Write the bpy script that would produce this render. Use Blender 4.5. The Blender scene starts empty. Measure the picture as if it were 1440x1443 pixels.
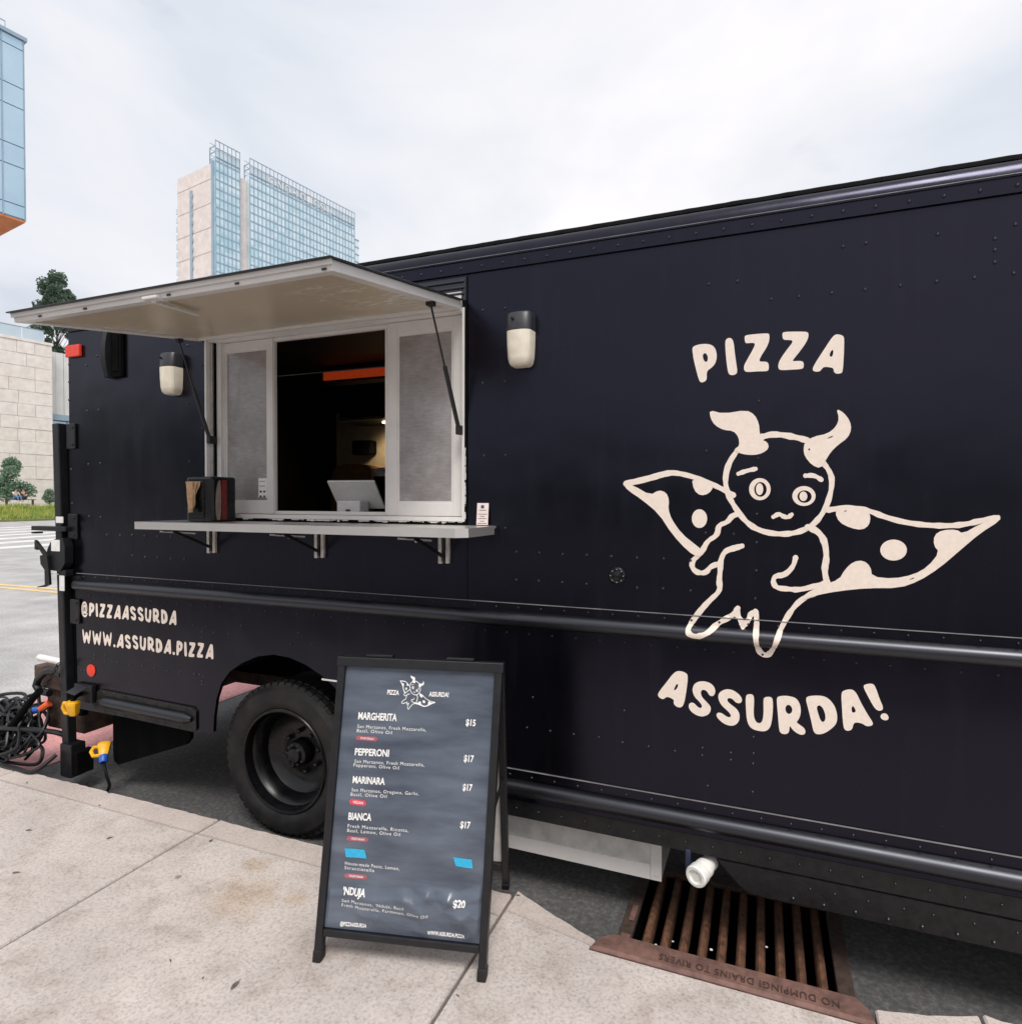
import bpy, bmesh, math, random
from math import sin, cos, pi, radians, sqrt, hypot
from mathutils import Vector, Matrix
from mathutils.geometry import tessellate_polygon
random.seed(7)
scene = bpy.context.scene
C = scene.collection

# ------------------------------------------------------------------ camera
FPX, IW, IH = 885.0, 1440.0, 1443.0
YAW, PITCH, ROLL = 0.38340, -0.01862, 0.00280
CAM = Vector((0.0, -2.48, 1.75))
_f = Vector((-sin(YAW) * cos(PITCH), cos(YAW) * cos(PITCH), sin(PITCH)))
_r = Vector((cos(YAW), sin(YAW), 0.0))
_u = _r.cross(_f)
RGT = _r * cos(ROLL) + _u * sin(ROLL)
UPV = -_r * sin(ROLL) + _u * cos(ROLL)
FWD = _f
cd = bpy.data.cameras.new('camera')
cd.sensor_fit = 'HORIZONTAL'
cd.sensor_width = 36.0
cd.lens = FPX / IW * 36.0
cd.clip_start, cd.clip_end = 0.05, 3000.0
cam = bpy.data.objects.new('camera', cd)
C.objects.link(cam)
M = Matrix((RGT, UPV, -FWD)).transposed().to_4x4()
M.translation = CAM
cam.matrix_world = M
scene.camera = cam

# ------------------------------------------------------------------ sky, sun, exposure
SUN_ELEV, SUN_AZ = radians(58), radians(150)      # azimuth clockwise from +Y
world = bpy.data.worlds.new('World')
scene.world = world
world.use_nodes = True
nt = world.node_tree
nt.nodes.clear()
out = nt.nodes.new('ShaderNodeOutputWorld')
bg = nt.nodes.new('ShaderNodeBackground')
sky = nt.nodes.new('ShaderNodeTexSky')
sky.sky_type = 'NISHITA'
sky.sun_disc = False
sky.sun_elevation = SUN_ELEV
sky.sun_rotation = SUN_AZ
sky.air_density, sky.dust_density, sky.ozone_density = 1.0, 2.0, 2.0
tc = nt.nodes.new('ShaderNodeTexCoord')
mp = nt.nodes.new('ShaderNodeMapping')
mp.inputs['Scale'].default_value = (1.0, 1.0, 1.9)
mp.inputs['Location'].default_value = (0.0, 3.3, 0.5)
n1 = nt.nodes.new('ShaderNodeTexNoise')
n1.inputs['Scale'].default_value = 1.7
n1.inputs['Detail'].default_value = 6.0
n1.inputs['Roughness'].default_value = 0.5
n1.inputs['Distortion'].default_value = 0.35
n2 = nt.nodes.new('ShaderNodeTexNoise')
n2.inputs['Scale'].default_value = 2.6
n2.inputs['Detail'].default_value = 5.0
n2.inputs['Roughness'].default_value = 0.5
r1 = nt.nodes.new('ShaderNodeValToRGB')            # cloud brightness
r1.color_ramp.elements[0].position = 0.34
r1.color_ramp.elements[0].color = (6.6, 7.05, 7.8, 1)
r1.color_ramp.elements[1].position = 0.62
r1.color_ramp.elements[1].color = (9.2, 8.95, 9.1, 1)
r2 = nt.nodes.new('ShaderNodeValToRGB')            # cloud cover
r2.color_ramp.elements[0].color = (0.62, 0.62, 0.62, 1)
r2.color_ramp.elements[0].position = 0.26
r2.color_ramp.elements[1].position = 0.42
mix = nt.nodes.new('ShaderNodeMix')
mix.data_type = 'RGBA'
L = nt.links.new
L(tc.outputs['Generated'], mp.inputs['Vector'])
L(mp.outputs['Vector'], n1.inputs['Vector'])
L(mp.outputs['Vector'], n2.inputs['Vector'])
L(n1.outputs['Fac'], r1.inputs['Fac'])
L(n2.outputs['Fac'], r2.inputs['Fac'])
L(r2.outputs['Color'], mix.inputs['Factor'])
L(sky.outputs['Color'], mix.inputs['A'])
L(r1.outputs['Color'], mix.inputs['B'])
L(mix.outputs['Result'], bg.inputs['Color'])
bg.inputs['Strength'].default_value = 0.061
L(bg.outputs['Background'], out.inputs['Surface'])

sd = bpy.data.lights.new('sun', 'SUN')
sd.energy = 1.5
sd.angle = radians(22)
sd.color = (1.0, 0.96, 0.91)
sun = bpy.data.objects.new('sun', sd)
C.objects.link(sun)
sdir = Vector((sin(SUN_AZ) * cos(SUN_ELEV), cos(SUN_AZ) * cos(SUN_ELEV), sin(SUN_ELEV)))
sun.rotation_euler = sdir.to_track_quat('Z', 'Y').to_euler()
sun.location = sdir * 40
vs = scene.view_settings
vs.view_transform, vs.look, vs.exposure, vs.gamma = 'Standard', 'None', 0.88, 1.0
vs.use_curve_mapping = False

# ------------------------------------------------------------------ helpers
def ray(x, y):
    return FWD + RGT * ((x - IW / 2) / FPX) - UPV * ((y - IH / 2) / FPX)
def atY(x, y, Y=0.0):
    v = ray(x, y); return CAM + v * ((Y - CAM.y) / v.y)
def atX(x, y, X):
    v = ray(x, y); return CAM + v * ((X - CAM.x) / v.x)
def atZ(x, y, Z):
    v = ray(x, y); return CAM + v * ((Z - CAM.z) / v.z)
def atD(x, y, d):
    return CAM + ray(x, y) * d
def atP(x, y, P, n):
    v = ray(x, y); return CAM + v * ((P - CAM).dot(n) / v.dot(n))

ORG = {}
def root(name, loc, label, cat, group=None):
    o = bpy.data.objects.new(name, None)
    o.empty_display_size = 0.1
    C.objects.link(o)
    o.location = loc
    ORG[o.name] = Vector(loc)
    tag(o, label, cat, group)
    return o
def tag(o, label=None, cat=None, group=None, kind=None):
    if label: o['label'] = label
    if cat: o['category'] = cat
    if group: o['group'] = group
    if kind: o['kind'] = kind
    return o
def origin(p):
    while p.parent: p = p.parent
    return ORG.get(p.name, Vector((0, 0, 0)))

class MB:
    def __init__(s): s.v = []; s.f = []; s.m = []; s.sm = []
    def add(s, v, f, mi=0, smooth=False):
        o = len(s.v)
        s.v += [Vector(p) for p in v]
        s.f += [[i + o for i in q] for q in f]
        s.m += [mi] * len(f); s.sm += [smooth] * len(f)
        return s
    def bm(s, bm, mi=0, smooth=False):
        bm.verts.ensure_lookup_table()
        for i, q in enumerate(bm.verts): q.index = i
        s.add([q.co.copy() for q in bm.verts], [[q.index for q in f.verts] for f in bm.faces], mi, smooth)
        bm.free(); return s
    def box(s, x0, x1, y0, y1, z0, z1, bev=0.0, mi=0, mat=None, seg=2):
        x0, x1 = min(x0, x1), max(x0, x1); y0, y1 = min(y0, y1), max(y0, y1); z0, z1 = min(z0, z1), max(z0, z1)
        bm = bmesh.new()
        bmesh.ops.create_cube(bm, size=1)
        for q in bm.verts:
            q.co = Vector(((x0 + x1) / 2 + q.co.x * (x1 - x0), (y0 + y1) / 2 + q.co.y * (y1 - y0), (z0 + z1) / 2 + q.co.z * (z1 - z0)))
        if bev > 0:
            bmesh.ops.bevel(bm, geom=list(bm.edges), offset=bev, segments=seg, profile=0.5, affect='EDGES')
        if mat is not None: bmesh.ops.transform(bm, matrix=mat, verts=bm.verts)
        return s.bm(bm, mi)
    def bar(s, a, b, w, h, up=(0, 0, 1), mi=0, bev=0.0):
        a, b = Vector(a), Vector(b); d = (b - a); L_ = d.length; d.normalize()
        upv = Vector(up)
        if abs(d.dot(upv)) > 0.98: upv = Vector((0, 1, 0))
        sx = d.cross(upv).normalized(); sz = sx.cross(d).normalized()
        mt = Matrix((sx, d, sz)).transposed().to_4x4(); mt.translation = a
        return s.box(-w / 2, w / 2, 0, L_, -h / 2, h / 2, bev, mi, mt)
    def tube(s, pts, r, n=8, mi=0, cap=True, smooth=True):
        pts = [Vector(p) for p in pts]
        rs = r if isinstance(r, (list, tuple)) else [r] * len(pts)
        vs_, fs = [], []
        prev = None
        for i, p in enumerate(pts):
            t = (pts[min(i + 1, len(pts) - 1)] - pts[max(i - 1, 0)]).normalized()
            if prev is None:
                a = Vector((0, 0, 1)) if abs(t.z) < 0.9 else Vector((1, 0, 0))
                sx = t.cross(a).normalized()
            else:
                sx = (prev - t * prev.dot(t)).normalized()
            prev = sx
            sy = t.cross(sx)
            for k in range(n):
                a = 2 * pi * k / n
                vs_.append(p + (sx * cos(a) + sy * sin(a)) * rs[i])
        for i in range(len(pts) - 1):
            for k in range(n):
                fs.append([i * n + k, i * n + (k + 1) % n, (i + 1) * n + (k + 1) % n, (i + 1) * n + k])
        if cap:
            fs.append(list(range(n))[::-1]); fs.append([(len(pts) - 1) * n + k for k in range(n)])
        return s.add(vs_, fs, mi, smooth)
    def lathe(s, prof, c, axis=(0, 1, 0), n=32, mi=0, smooth=True, closed=False):
        """prof: (along axis, radius)"""
        c = Vector(c); ax = Vector(axis).normalized()
        a = Vector((0, 0, 1)) if abs(ax.z) < 0.9 else Vector((1, 0, 0))
        sx = ax.cross(a).normalized(); sy = ax.cross(sx)
        vs_, fs = [], []
        for (h, r) in prof:
            for k in range(n):
                t = 2 * pi * k / n
                vs_.append(c + ax * h + (sx * cos(t) + sy * sin(t)) * r)
        m = len(prof)
        for i in range(m if closed else m - 1):
            j = (i + 1) % m
            for k in range(n):
                fs.append([i * n + k, i * n + (k + 1) % n, j * n + (k + 1) % n, j * n + k])
        return s.add(vs_, fs, mi, smooth)
    def prism(s, loops, mapf, depth=None, mi=0):
        """loops: list of 2D loops (first outer, rest holes). mapf(u,v,d) -> point. depth None = flat"""
        flat = [p for l in loops for p in l]
        tri = tessellate_polygon([[Vector((p[0], p[1], 0)) for p in l] for l in loops])
        s.add([mapf(p[0], p[1], 0) for p in flat], [list(t) for t in tri], mi)
        if depth is not None:
            s.add([mapf(p[0], p[1], depth) for p in flat], [list(t)[::-1] for t in tri], mi)
            for l in loops:
                n = len(l)
                v = [mapf(p[0], p[1], 0) for p in l] + [mapf(p[0], p[1], depth) for p in l]
                s.add(v, [[i, (i + 1) % n, n + (i + 1) % n, n + i] for i in range(n)], mi)
        return s
    def sweepx(s, prof, x0, x1, mi=0, smooth=True, closed=True, slant=None):
        """prof in (y,z); extruded along x"""
        n = len(prof)
        v = [(x0, y, z) for y, z in prof] + [(x1, y, z) for y, z in prof]
        f = [[i, (i + 1) % n, n + (i + 1) % n, n + i] for i in range(n if closed else n - 1)]
        s.add(v, f, mi, smooth)
        if closed:
            s.add(v, [list(range(n))[::-1], [n + i for i in range(n)]], mi)
        return s
    def ico(s, c, r, sub=1, mi=0, scale=(1, 1, 1), smooth=True):
        bm = bmesh.new(); bmesh.ops.create_icosphere(bm, subdivisions=sub, radius=1)
        for q in bm.verts: q.co = Vector(c) + Vector((q.co.x * r * scale[0], q.co.y * r * scale[1], q.co.z * r * scale[2]))
        return s.bm(bm, mi, smooth)
    def mesh(s, name, off=Vector((0, 0, 0)), fixn=True):
        me = bpy.data.meshes.new(name)
        me.from_pydata([tuple(v - off) for v in s.v], [], s.f)
        for i, p in enumerate(me.polygons):
            p.material_index = s.m[i]; p.use_smooth = s.sm[i]
        if fixn and len(s.f) < 60000:
            bm = bmesh.new(); bm.from_mesh(me)
            bmesh.ops.recalc_face_normals(bm, faces=bm.faces)
            bm.to_mesh(me); bm.free()
        me.update()
        return me
    def build(s, name, mats, parent=None, kind=None, label=None, sharp=35, fixn=True):
        off = origin(parent) if parent else Vector((0, 0, 0))
        me = s.mesh(name, off, fixn)
        for m in (mats if isinstance(mats, (list, tuple)) else [mats]): me.materials.append(m)
        if any(s.sm):
            me.set_sharp_from_angle(angle=radians(sharp))
        o = bpy.data.objects.new(name, me)
        C.objects.link(o)
        if parent: o.parent = parent
        if kind: o['kind'] = kind
        if label: o['label'] = label
        return o
    def thing(s, name, mats, label, cat, group=None, **k):
        return tag(s.build(name, mats, **k), label, cat, group)

def copy_tree(o, parent=None):
    c = o.copy(); C.objects.link(c); c.parent = parent
    for ch in list(o.children): copy_tree(ch, c)
    return c

# ------------------------------------------------------------------ materials
def mat(name, col, rough=0.5, metal=0.0, spec=0.5, noise=None, bump=None, coat=0.0, emit=None, rnoise=None, stint=None):
    """noise=(scale,amount,detail[,colour2]) varies colour; bump=(scale,strength,distance)"""
    m = bpy.data.materials.new(name); m.use_nodes = True
    n = m.node_tree; b = n.nodes['Principled BSDF']
    b.inputs['Base Color'].default_value = (*col, 1)
    b.inputs['Roughness'].default_value = rough
    b.inputs['Metallic'].default_value = metal
    b.inputs['Specular IOR Level'].default_value = spec
    if stint: b.inputs['Specular Tint'].default_value = (*stint, 1)
    if coat: b.inputs['Coat Weight'].default_value = coat; b.inputs['Coat Roughness'].default_value = 0.1
    g = n.nodes.new('ShaderNodeNewGeometry')
    if noise:
        t = n.nodes.new('ShaderNodeTexNoise')
        t.inputs['Scale'].default_value = noise[0]; t.inputs['Detail'].default_value = noise[2]
        t.inputs['Roughness'].default_value = 0.6
        n.links.new(g.outputs['Position'], t.inputs['Vector'])
        r = n.nodes.new('ShaderNodeValToRGB')
        a = noise[1]
        c2 = noise[3] if len(noise) > 3 else tuple(min(1, c * (1 + a)) for c in col)
        r.color_ramp.elements[0].position = 0.33; r.color_ramp.elements[1].position = 0.67
        r.color_ramp.elements[0].color = (*[c * (1 - a) for c in col], 1)
        r.color_ramp.elements[1].color = (*c2, 1)
        n.links.new(t.outputs['Fac'], r.inputs['Fac'])
        n.links.new(r.outputs['Color'], b.inputs['Base Color'])
    if rnoise:
        t = n.nodes.new('ShaderNodeTexNoise'); t.inputs['Scale'].default_value = rnoise[0]; t.inputs['Detail'].default_value = 4
        n.links.new(g.outputs['Position'], t.inputs['Vector'])
        q = n.nodes.new('ShaderNodeMapRange')
        q.inputs['From Min'].default_value = 0.3; q.inputs['From Max'].default_value = 0.7
        q.inputs['To Min'].default_value = rough - rnoise[1]; q.inputs['To Max'].default_value = rough + rnoise[1]
        n.links.new(t.outputs['Fac'], q.inputs['Value']); n.links.new(q.outputs['Result'], b.inputs['Roughness'])
    if bump:
        t = n.nodes.new('ShaderNodeTexNoise'); t.inputs['Scale'].default_value = bump[0]; t.inputs['Detail'].default_value = 5
        n.links.new(g.outputs['Position'], t.inputs['Vector'])
        bu = n.nodes.new('ShaderNodeBump'); bu.inputs['Strength'].default_value = bump[1]; bu.inputs['Distance'].default_value = bump[2]
        n.links.new(t.outputs['Fac'], bu.inputs['Height']); n.links.new(bu.outputs['Normal'], b.inputs['Normal'])
    if emit:
        b.inputs['Emission Color'].default_value = (*emit[0], 1); b.inputs['Emission Strength'].default_value = emit[1]
    return m

paint_rail = mat('black rail paint', (0.002, 0.0019, 0.0026), 0.36, spec=0.85, stint=(0.85, 0.88, 1.0), noise=(9, 0.3, 5), rnoise=(5, 0.04))
paint_worn = mat('worn black paint', (0.0035, 0.0035, 0.005), 0.42, spec=0.4, noise=(34, 0.5, 7, (0.0085, 0.0085, 0.010)), bump=(60, 0.25, 0.004), rnoise=(20, 0.12))
black_matte = mat('black matte', (0.003, 0.003, 0.0034), 0.9, spec=0.08, noise=(12, 0.4, 4))
black_metal = mat('black metal', (0.007, 0.007, 0.009), 0.42, noise=(25, 0.4, 5), bump=(80, 0.15, 0.002))
rubber = mat('tyre rubber', (0.008, 0.008, 0.0095), 0.66, spec=0.35, noise=(11, 0.4, 7, (0.022, 0.020, 0.019)), bump=(150, 0.2, 0.002))
rim_black = mat('rim black', (0.003, 0.003, 0.004), 0.28, spec=0.4, noise=(18, 0.4, 4), rnoise=(12, 0.08))
cream_paint = mat('cream sign paint', (0.80, 0.69, 0.60), 0.5, noise=(60, 0.05, 5))
alu = mat('aluminium', (0.62, 0.62, 0.62), 0.38, metal=0.85, noise=(22, 0.15, 5), rnoise=(15, 0.1))
alu_dull = mat('dull aluminium', (0.58, 0.57, 0.545), 0.5, metal=0.15, noise=(12, 0.2, 6), rnoise=(30, 0.12))
white_frame = mat('white window frame', (0.68, 0.655, 0.635), 0.35, noise=(6, 0.05, 4))
steel = mat('stainless shelf', (0.74, 0.71, 0.68), 0.30, metal=0.75, noise=(5, 0.05, 3))
galv = mat('galvanised bracket', (0.62, 0.57, 0.53), 0.45, metal=0.4, noise=(40, 0.25, 4))
chip = mat('chipped paint primer', (0.62, 0.60, 0.58), 0.6, noise=(50, 0.2, 4))
def lens_f(n, b, l):
    g = nn(n, 'ShaderNodeNewGeometry')
    w_ = nn(n, 'ShaderNodeTexWave', Scale=38.0, Distortion=0.0); w_.bands_direction = 'X'; l(g.outputs['Position'], w_.inputs['Vector'])
    a = nn(n, 'ShaderNodeTexNoise', Scale=25.0, Detail=4.0); l(g.outputs['Position'], a.inputs['Vector'])
    r = ramp(n, [(0.3, (0.70, 0.63, 0.50)), (0.7, (0.82, 0.77, 0.65))]); l(a.outputs['Fac'], r.inputs['Fac']); l(r.outputs['Color'], b.inputs['Base Color'])
    b.inputs['Roughness'].default_value = 0.22
    bu = nn(n, 'ShaderNodeBump', Strength=0.35, Distance=0.002); l(w_.outputs['Fac'], bu.inputs['Height']); l(bu.outputs['Normal'], b.inputs['Normal'])
lamp_house = mat('lamp housing', (0.022, 0.023, 0.028), 0.4, noise=(30, 0.2, 3))
red_plastic = mat('red plastic', (0.72, 0.045, 0.02), 0.3, noise=(80, 0.12, 3))
rust = mat('rusty iron', (0.125, 0.056, 0.030), 0.75, noise=(35, 0.55, 6), bump=(90, 0.5, 0.004))
rust_hdr = mat('rusty header iron', (0.155, 0.082, 0.066), 0.7, noise=(22, 0.35, 6), bump=(120, 0.4, 0.003))
pvc = mat('white pvc', (0.78, 0.77, 0.73), 0.35, noise=(60, 0.06, 3))
yellow = mat('yellow plastic', (0.80, 0.40, 0.015), 0.4, noise=(50, 0.12, 3))
blue = mat('blue plastic', (0.02, 0.10, 0.45), 0.4, noise=(50, 0.15, 3))
orange = mat('orange plastic', (0.75, 0.12, 0.03), 0.4, noise=(50, 0.15, 3))
cable = mat('black cable', (0.006, 0.006, 0.0075), 0.38, noise=(20, 0.3, 3))
wood = mat('weathered wood', (0.085, 0.05, 0.038), 0.8, noise=(18, 0.5, 6), bump=(40, 0.4, 0.004))
white_paint = mat('white paint', (0.75, 0.74, 0.72), 0.5, noise=(20, 0.1, 4))
paper = mat('paper', (0.78, 0.74, 0.72), 0.7, noise=(40, 0.04, 3))
ink = mat('printed ink', (0.05, 0.045, 0.05), 0.7, noise=(40, 0.1, 3))
red_ink = mat('red ink', (0.62, 0.07, 0.10), 0.5, noise=(40, 0.1, 3))
print_white = mat('white print', (0.84, 0.82, 0.80), 0.35, noise=(40, 0.04, 3))
tape_blue = mat('blue masking tape', (0.03, 0.38, 0.62), 0.6, noise=(120, 0.12, 4))
napkin = mat('brown napkin', (0.52, 0.33, 0.19), 0.85, noise=(50, 0.15, 4))

def texmat(name, build):
    m = bpy.data.materials.new(name); m.use_nodes = True
    n = m.node_tree; b = n.nodes['Principled BSDF']
    build(n, b, n.links.new); return m
def nn(n, t, **k):
    x = n.nodes.new(t)
    for a, v in k.items():
        if a in x.inputs: x.inputs[a].default_value = v
        else: setattr(x, a, v)
    return x
def ramp(n, stops):
    r = n.nodes.new('ShaderNodeValToRGB'); e = r.color_ramp.elements
    while len(e) < len(stops): e.new(0.5)
    for i, (p, c) in enumerate(stops):
        e[i].position = p; e[i].color = (*c, 1) if len(c) == 3 else c
    return r
def mixc(n, l, fac, a, b, blend='MIX'):
    m = n.nodes.new('ShaderNodeMix'); m.data_type = 'RGBA'; m.blend_type = blend
    if isinstance(fac, (int, float)): m.inputs['Factor'].default_value = fac
    else: l(fac, m.inputs['Factor'])
    for s_, q in (('A', a), ('B', b)):
        if isinstance(q, tuple): m.inputs[s_].default_value = (*q, 1)
        else: l(q, m.inputs[s_])
    return m.outputs['Result']

def concrete(base, dark, stain=True):
    def f(n, b, l):
        g = nn(n, 'ShaderNodeNewGeometry')
        a = nn(n, 'ShaderNodeTexNoise', Scale=85.0, Detail=7.0, Roughness=0.8)
        c = nn(n, 'ShaderNodeTexNoise', Scale=2.2, Detail=8.0, Roughness=0.65)
        sp = nn(n, 'ShaderNodeTexNoise', Scale=260.0, Detail=2.0, Roughness=0.6)
        big = nn(n, 'ShaderNodeTexNoise', Scale=9.0, Detail=6.0, Roughness=0.6)
        for q in (a, c, sp, big): l(g.outputs['Position'], q.inputs['Vector'])
        ra = ramp(n, [(0.34, dark), (0.50, base), (0.70, tuple(min(1, x * 1.14) for x in base))])
        l(a.outputs['Fac'], ra.inputs['Fac'])
        rc = ramp(n, [(0.3, (0.80, 0.79, 0.78)), (0.65, (1.05, 1.04, 1.03))])
        l(c.outputs['Fac'], rc.inputs['Fac'])
        col = mixc(n, l, 1.0, ra.outputs['Color'], rc.outputs['Color'], 'MULTIPLY')
        rs = ramp(n, [(0.30, (0.42, 0.40, 0.39)), (0.40, (1, 1, 1))])
        l(sp.outputs['Fac'], rs.inputs['Fac'])
        col = mixc(n, l, 0.75, col, rs.outputs['Color'], 'MULTIPLY')
        if stain:
            rb = ramp(n, [(0.34, (0.76, 0.72, 0.68)), (0.50, (1, 1, 1))])
            l(big.outputs['Fac'], rb.inputs['Fac'])
            col = mixc(n, l, 0.6, col, rb.outputs['Color'], 'MULTIPLY')
            vo = nn(n, 'ShaderNodeTexVoronoi', Scale=2.6); l(g.outputs['Position'], vo.inputs['Vector'])
            rv = ramp(n, [(0.030, (0.42, 0.40, 0.39)), (0.042, (1, 1, 1))]); l(vo.outputs['Distance'], rv.inputs['Fac'])
            col = mixc(n, l, 0.8, col, rv.outputs['Color'], 'MULTIPLY')
            # coffee-coloured spill stains with shapes of their own
            for (px_, py_, rad, tint) in ((-1.93, -0.56, 0.17, (0.78, 0.64, 0.47)), (-2.05, -0.37, 0.07, (0.78, 0.66, 0.5)), (-1.42, -0.68, 0.05, (0.72, 0.63, 0.58)), (-1.72, -0.50, 0.05, (0.85, 0.66, 0.48))):
                v = nn(n, 'ShaderNodeVectorMath', operation='DISTANCE')
                v.inputs[1].default_value = (px_, py_, 0.15)
                wv = nn(n, 'ShaderNodeMix'); wv.data_type = 'VECTOR'
                nz = nn(n, 'ShaderNodeTexNoise', Scale=16.0, Detail=5.0)
                l(g.outputs['Position'], nz.inputs['Vector'])
                ad = nn(n, 'ShaderNodeVectorMath', operation='MULTIPLY_ADD')
                l(nz.outputs['Color'], ad.inputs[0]); ad.inputs[1].default_value = (rad * 1.6,) * 3
                l(g.outputs['Position'], ad.inputs[2])
                sb = nn(n, 'ShaderNodeVectorMath', operation='SUBTRACT')
                l(ad.outputs[0], sb.inputs[0]); sb.inputs[1].default_value = (rad * 0.8,) * 3
                l(sb.outputs[0], v.inputs[0])
                mr = nn(n, 'ShaderNodeMapRange'); mr.inputs['From Min'].default_value = rad * 0.35; mr.inputs['From Max'].default_value = rad * 1.15
                mr.inputs['To Min'].default_value = 0.55; mr.inputs['To Max'].default_value = 0.0
                l(v.outputs['Value'], mr.inputs['Value'])
                col = mixc(n, l, mr.outputs['Result'], col, mixc(n, l, 1.0, col, tint, 'MULTIPLY'))
        l(col, b.inputs['Base Color'])
        b.inputs['Roughness'].default_value = 0.85
        b.inputs['Specular IOR Level'].default_value = 0.3
        bu = nn(n, 'ShaderNodeBump', Strength=0.45, Distance=0.003)
        l(a.outputs['Fac'], bu.inputs['Height']); l(bu.outputs['Normal'], b.inputs['Normal'])
    return f
def paint_f(n, b, l):
    g = nn(n, 'ShaderNodeNewGeometry')
    def nz(scale, det, sc3=(1, 1, 1), rough=0.55, dist=0.0):
        mp_ = nn(n, 'ShaderNodeMapping'); mp_.inputs['Scale'].default_value = sc3
        l(g.outputs['Position'], mp_.inputs['Vector'])
        t = nn(n, 'ShaderNodeTexNoise', Scale=scale, Detail=det, Roughness=rough, Distortion=dist); l(mp_.outputs['Vector'], t.inputs['Vector']); return t.outputs['Fac']
    big, streak, fine, scr = nz(1.6, 5), nz(14.0, 5, (1, 1, 0.10)), nz(95.0, 3), nz(26.0, 6, (1.0, 1.0, 3.2), 0.6, 1.2)
    rb = ramp(n, [(0.35, (0.0006, 0.0005, 0.0008)), (0.68, (0.0016, 0.0014, 0.0019))]); l(big, rb.inputs['Fac'])
    rs = ramp(n, [(0.55, (0, 0, 0)), (0.75, (1, 1, 1))]); l(streak, rs.inputs['Fac'])
    col = mixc(n, l, rs.outputs['Color'], rb.outputs['Color'], (0.0036, 0.0032, 0.0036))
    rf_ = ramp(n, [(0.70, (0, 0, 0)), (0.76, (1, 1, 1))]); l(fine, rf_.inputs['Fac'])
    col = mixc(n, l, rf_.outputs['Color'], col, (0.008, 0.0075, 0.0078))
    rc_ = ramp(n, [(0.735, (0, 0, 0)), (0.755, (1, 1, 1))]); l(scr, rc_.inputs['Fac'])
    col = mixc(n, l, rc_.outputs['Color'], col, (0.03, 0.03, 0.032))
    l(col, b.inputs['Base Color'])
    mr = nn(n, 'ShaderNodeMapRange'); mr.inputs['From Min'].default_value = 0.3; mr.inputs['From Max'].default_value = 0.7
    mr.inputs['To Min'].default_value = 0.17; mr.inputs['To Max'].default_value = 0.32
    ma = nn(n, 'ShaderNodeMath', operation='MULTIPLY_ADD'); l(streak, ma.inputs[0]); ma.inputs[1].default_value = 0.35
    mb = nn(n, 'ShaderNodeMath', operation='MULTIPLY'); l(big, mb.inputs[0]); mb.inputs[1].default_value = 0.65; l(mb.outputs[0], ma.inputs[2])
    l(ma.outputs[0], mr.inputs['Value']); l(mr.outputs['Result'], b.inputs['Roughness'])
    b.inputs['Specular IOR Level'].default_value = 0.44
    b.inputs['Specular Tint'].default_value = (0.68, 0.68, 1.0, 1)
    wv = nz(2.0, 2)
    bu = nn(n, 'ShaderNodeBump', Strength=0.5, Distance=0.016); l(wv, bu.inputs['Height']); l(bu.outputs['Normal'], b.inputs['Normal'])
paint = texmat('black paint', paint_f)
lamp_lens = texmat('ribbed lamp lens', lens_f)
walk_mat = texmat('sidewalk concrete', concrete((0.57, 0.518, 0.49), (0.33, 0.298, 0.28)))
kerb_mat = texmat('kerb concrete', concrete((0.55, 0.485, 0.45), (0.40, 0.35, 0.32), False))
bed_mat = mat('joint dirt', (0.045, 0.038, 0.034), 0.9, noise=(60, 0.4, 4))
def asphalt(base, lite):
    def f(n, b, l):
        g = nn(n, 'ShaderNodeNewGeometry')
        a = nn(n, 'ShaderNodeTexVoronoi', Scale=140.0)
        c = nn(n, 'ShaderNodeTexNoise', Scale=1.3, Detail=8.0, Roughness=0.6)
        d = nn(n, 'ShaderNodeTexNoise', Scale=45.0, Detail=6.0, Roughness=0.7)
        for q in (a, c, d): l(g.outputs['Position'], q.inputs['Vector'])
        ra = ramp(n, [(0.3, tuple(x * 0.55 for x in base)), (0.52, base), (0.72, lite)])
        l(d.outputs['Fac'], ra.inputs['Fac'])
        rc = ramp(n, [(0.3, (0.72, 0.72, 0.73)), (0.7, (1.15, 1.14, 1.12))]); l(c.outputs['Fac'], rc.inputs['Fac'])
        col = mixc(n, l, 1.0, ra.outputs['Color'], rc.outputs['Color'], 'MULTIPLY')
        rs = ramp(n, [(0.05, (1.35, 1.33, 1.3)), (0.35, (0.85, 0.85, 0.85))]); l(a.outputs['Distance'], rs.inputs['Fac'])
        col = mixc(n, l, 0.6, col, rs.outputs['Color'], 'MULTIPLY')
        l(col, b.inputs['Base Color']); b.inputs['Roughness'].default_value = 0.85
        bu = nn(n, 'ShaderNodeBump', Strength=0.6, Distance=0.006)
        l(d.outputs['Fac'], bu.inputs['Height']); l(bu.outputs['Normal'], b.inputs['Normal'])
    return f
road_mat = texmat('pale worn road', asphalt((0.46, 0.455, 0.45), (0.56, 0.55, 0.54)))
gutter_mat = texmat('dirty shaded gutter asphalt', asphalt((0.105, 0.103, 0.104), (0.20, 0.196, 0.194)))  # dirty asphalt, its tone also darkened for the shade under the truck
red_road = texmat('red road paint', asphalt((0.58, 0.27, 0.27), (0.66, 0.34, 0.33)))
line_white = mat('road line white', (0.64, 0.635, 0.63), 0.8, noise=(2, 0.15, 5))
line_yellow = mat('road line yellow', (0.70, 0.50, 0.22), 0.8, noise=(8, 0.2, 5))

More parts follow.
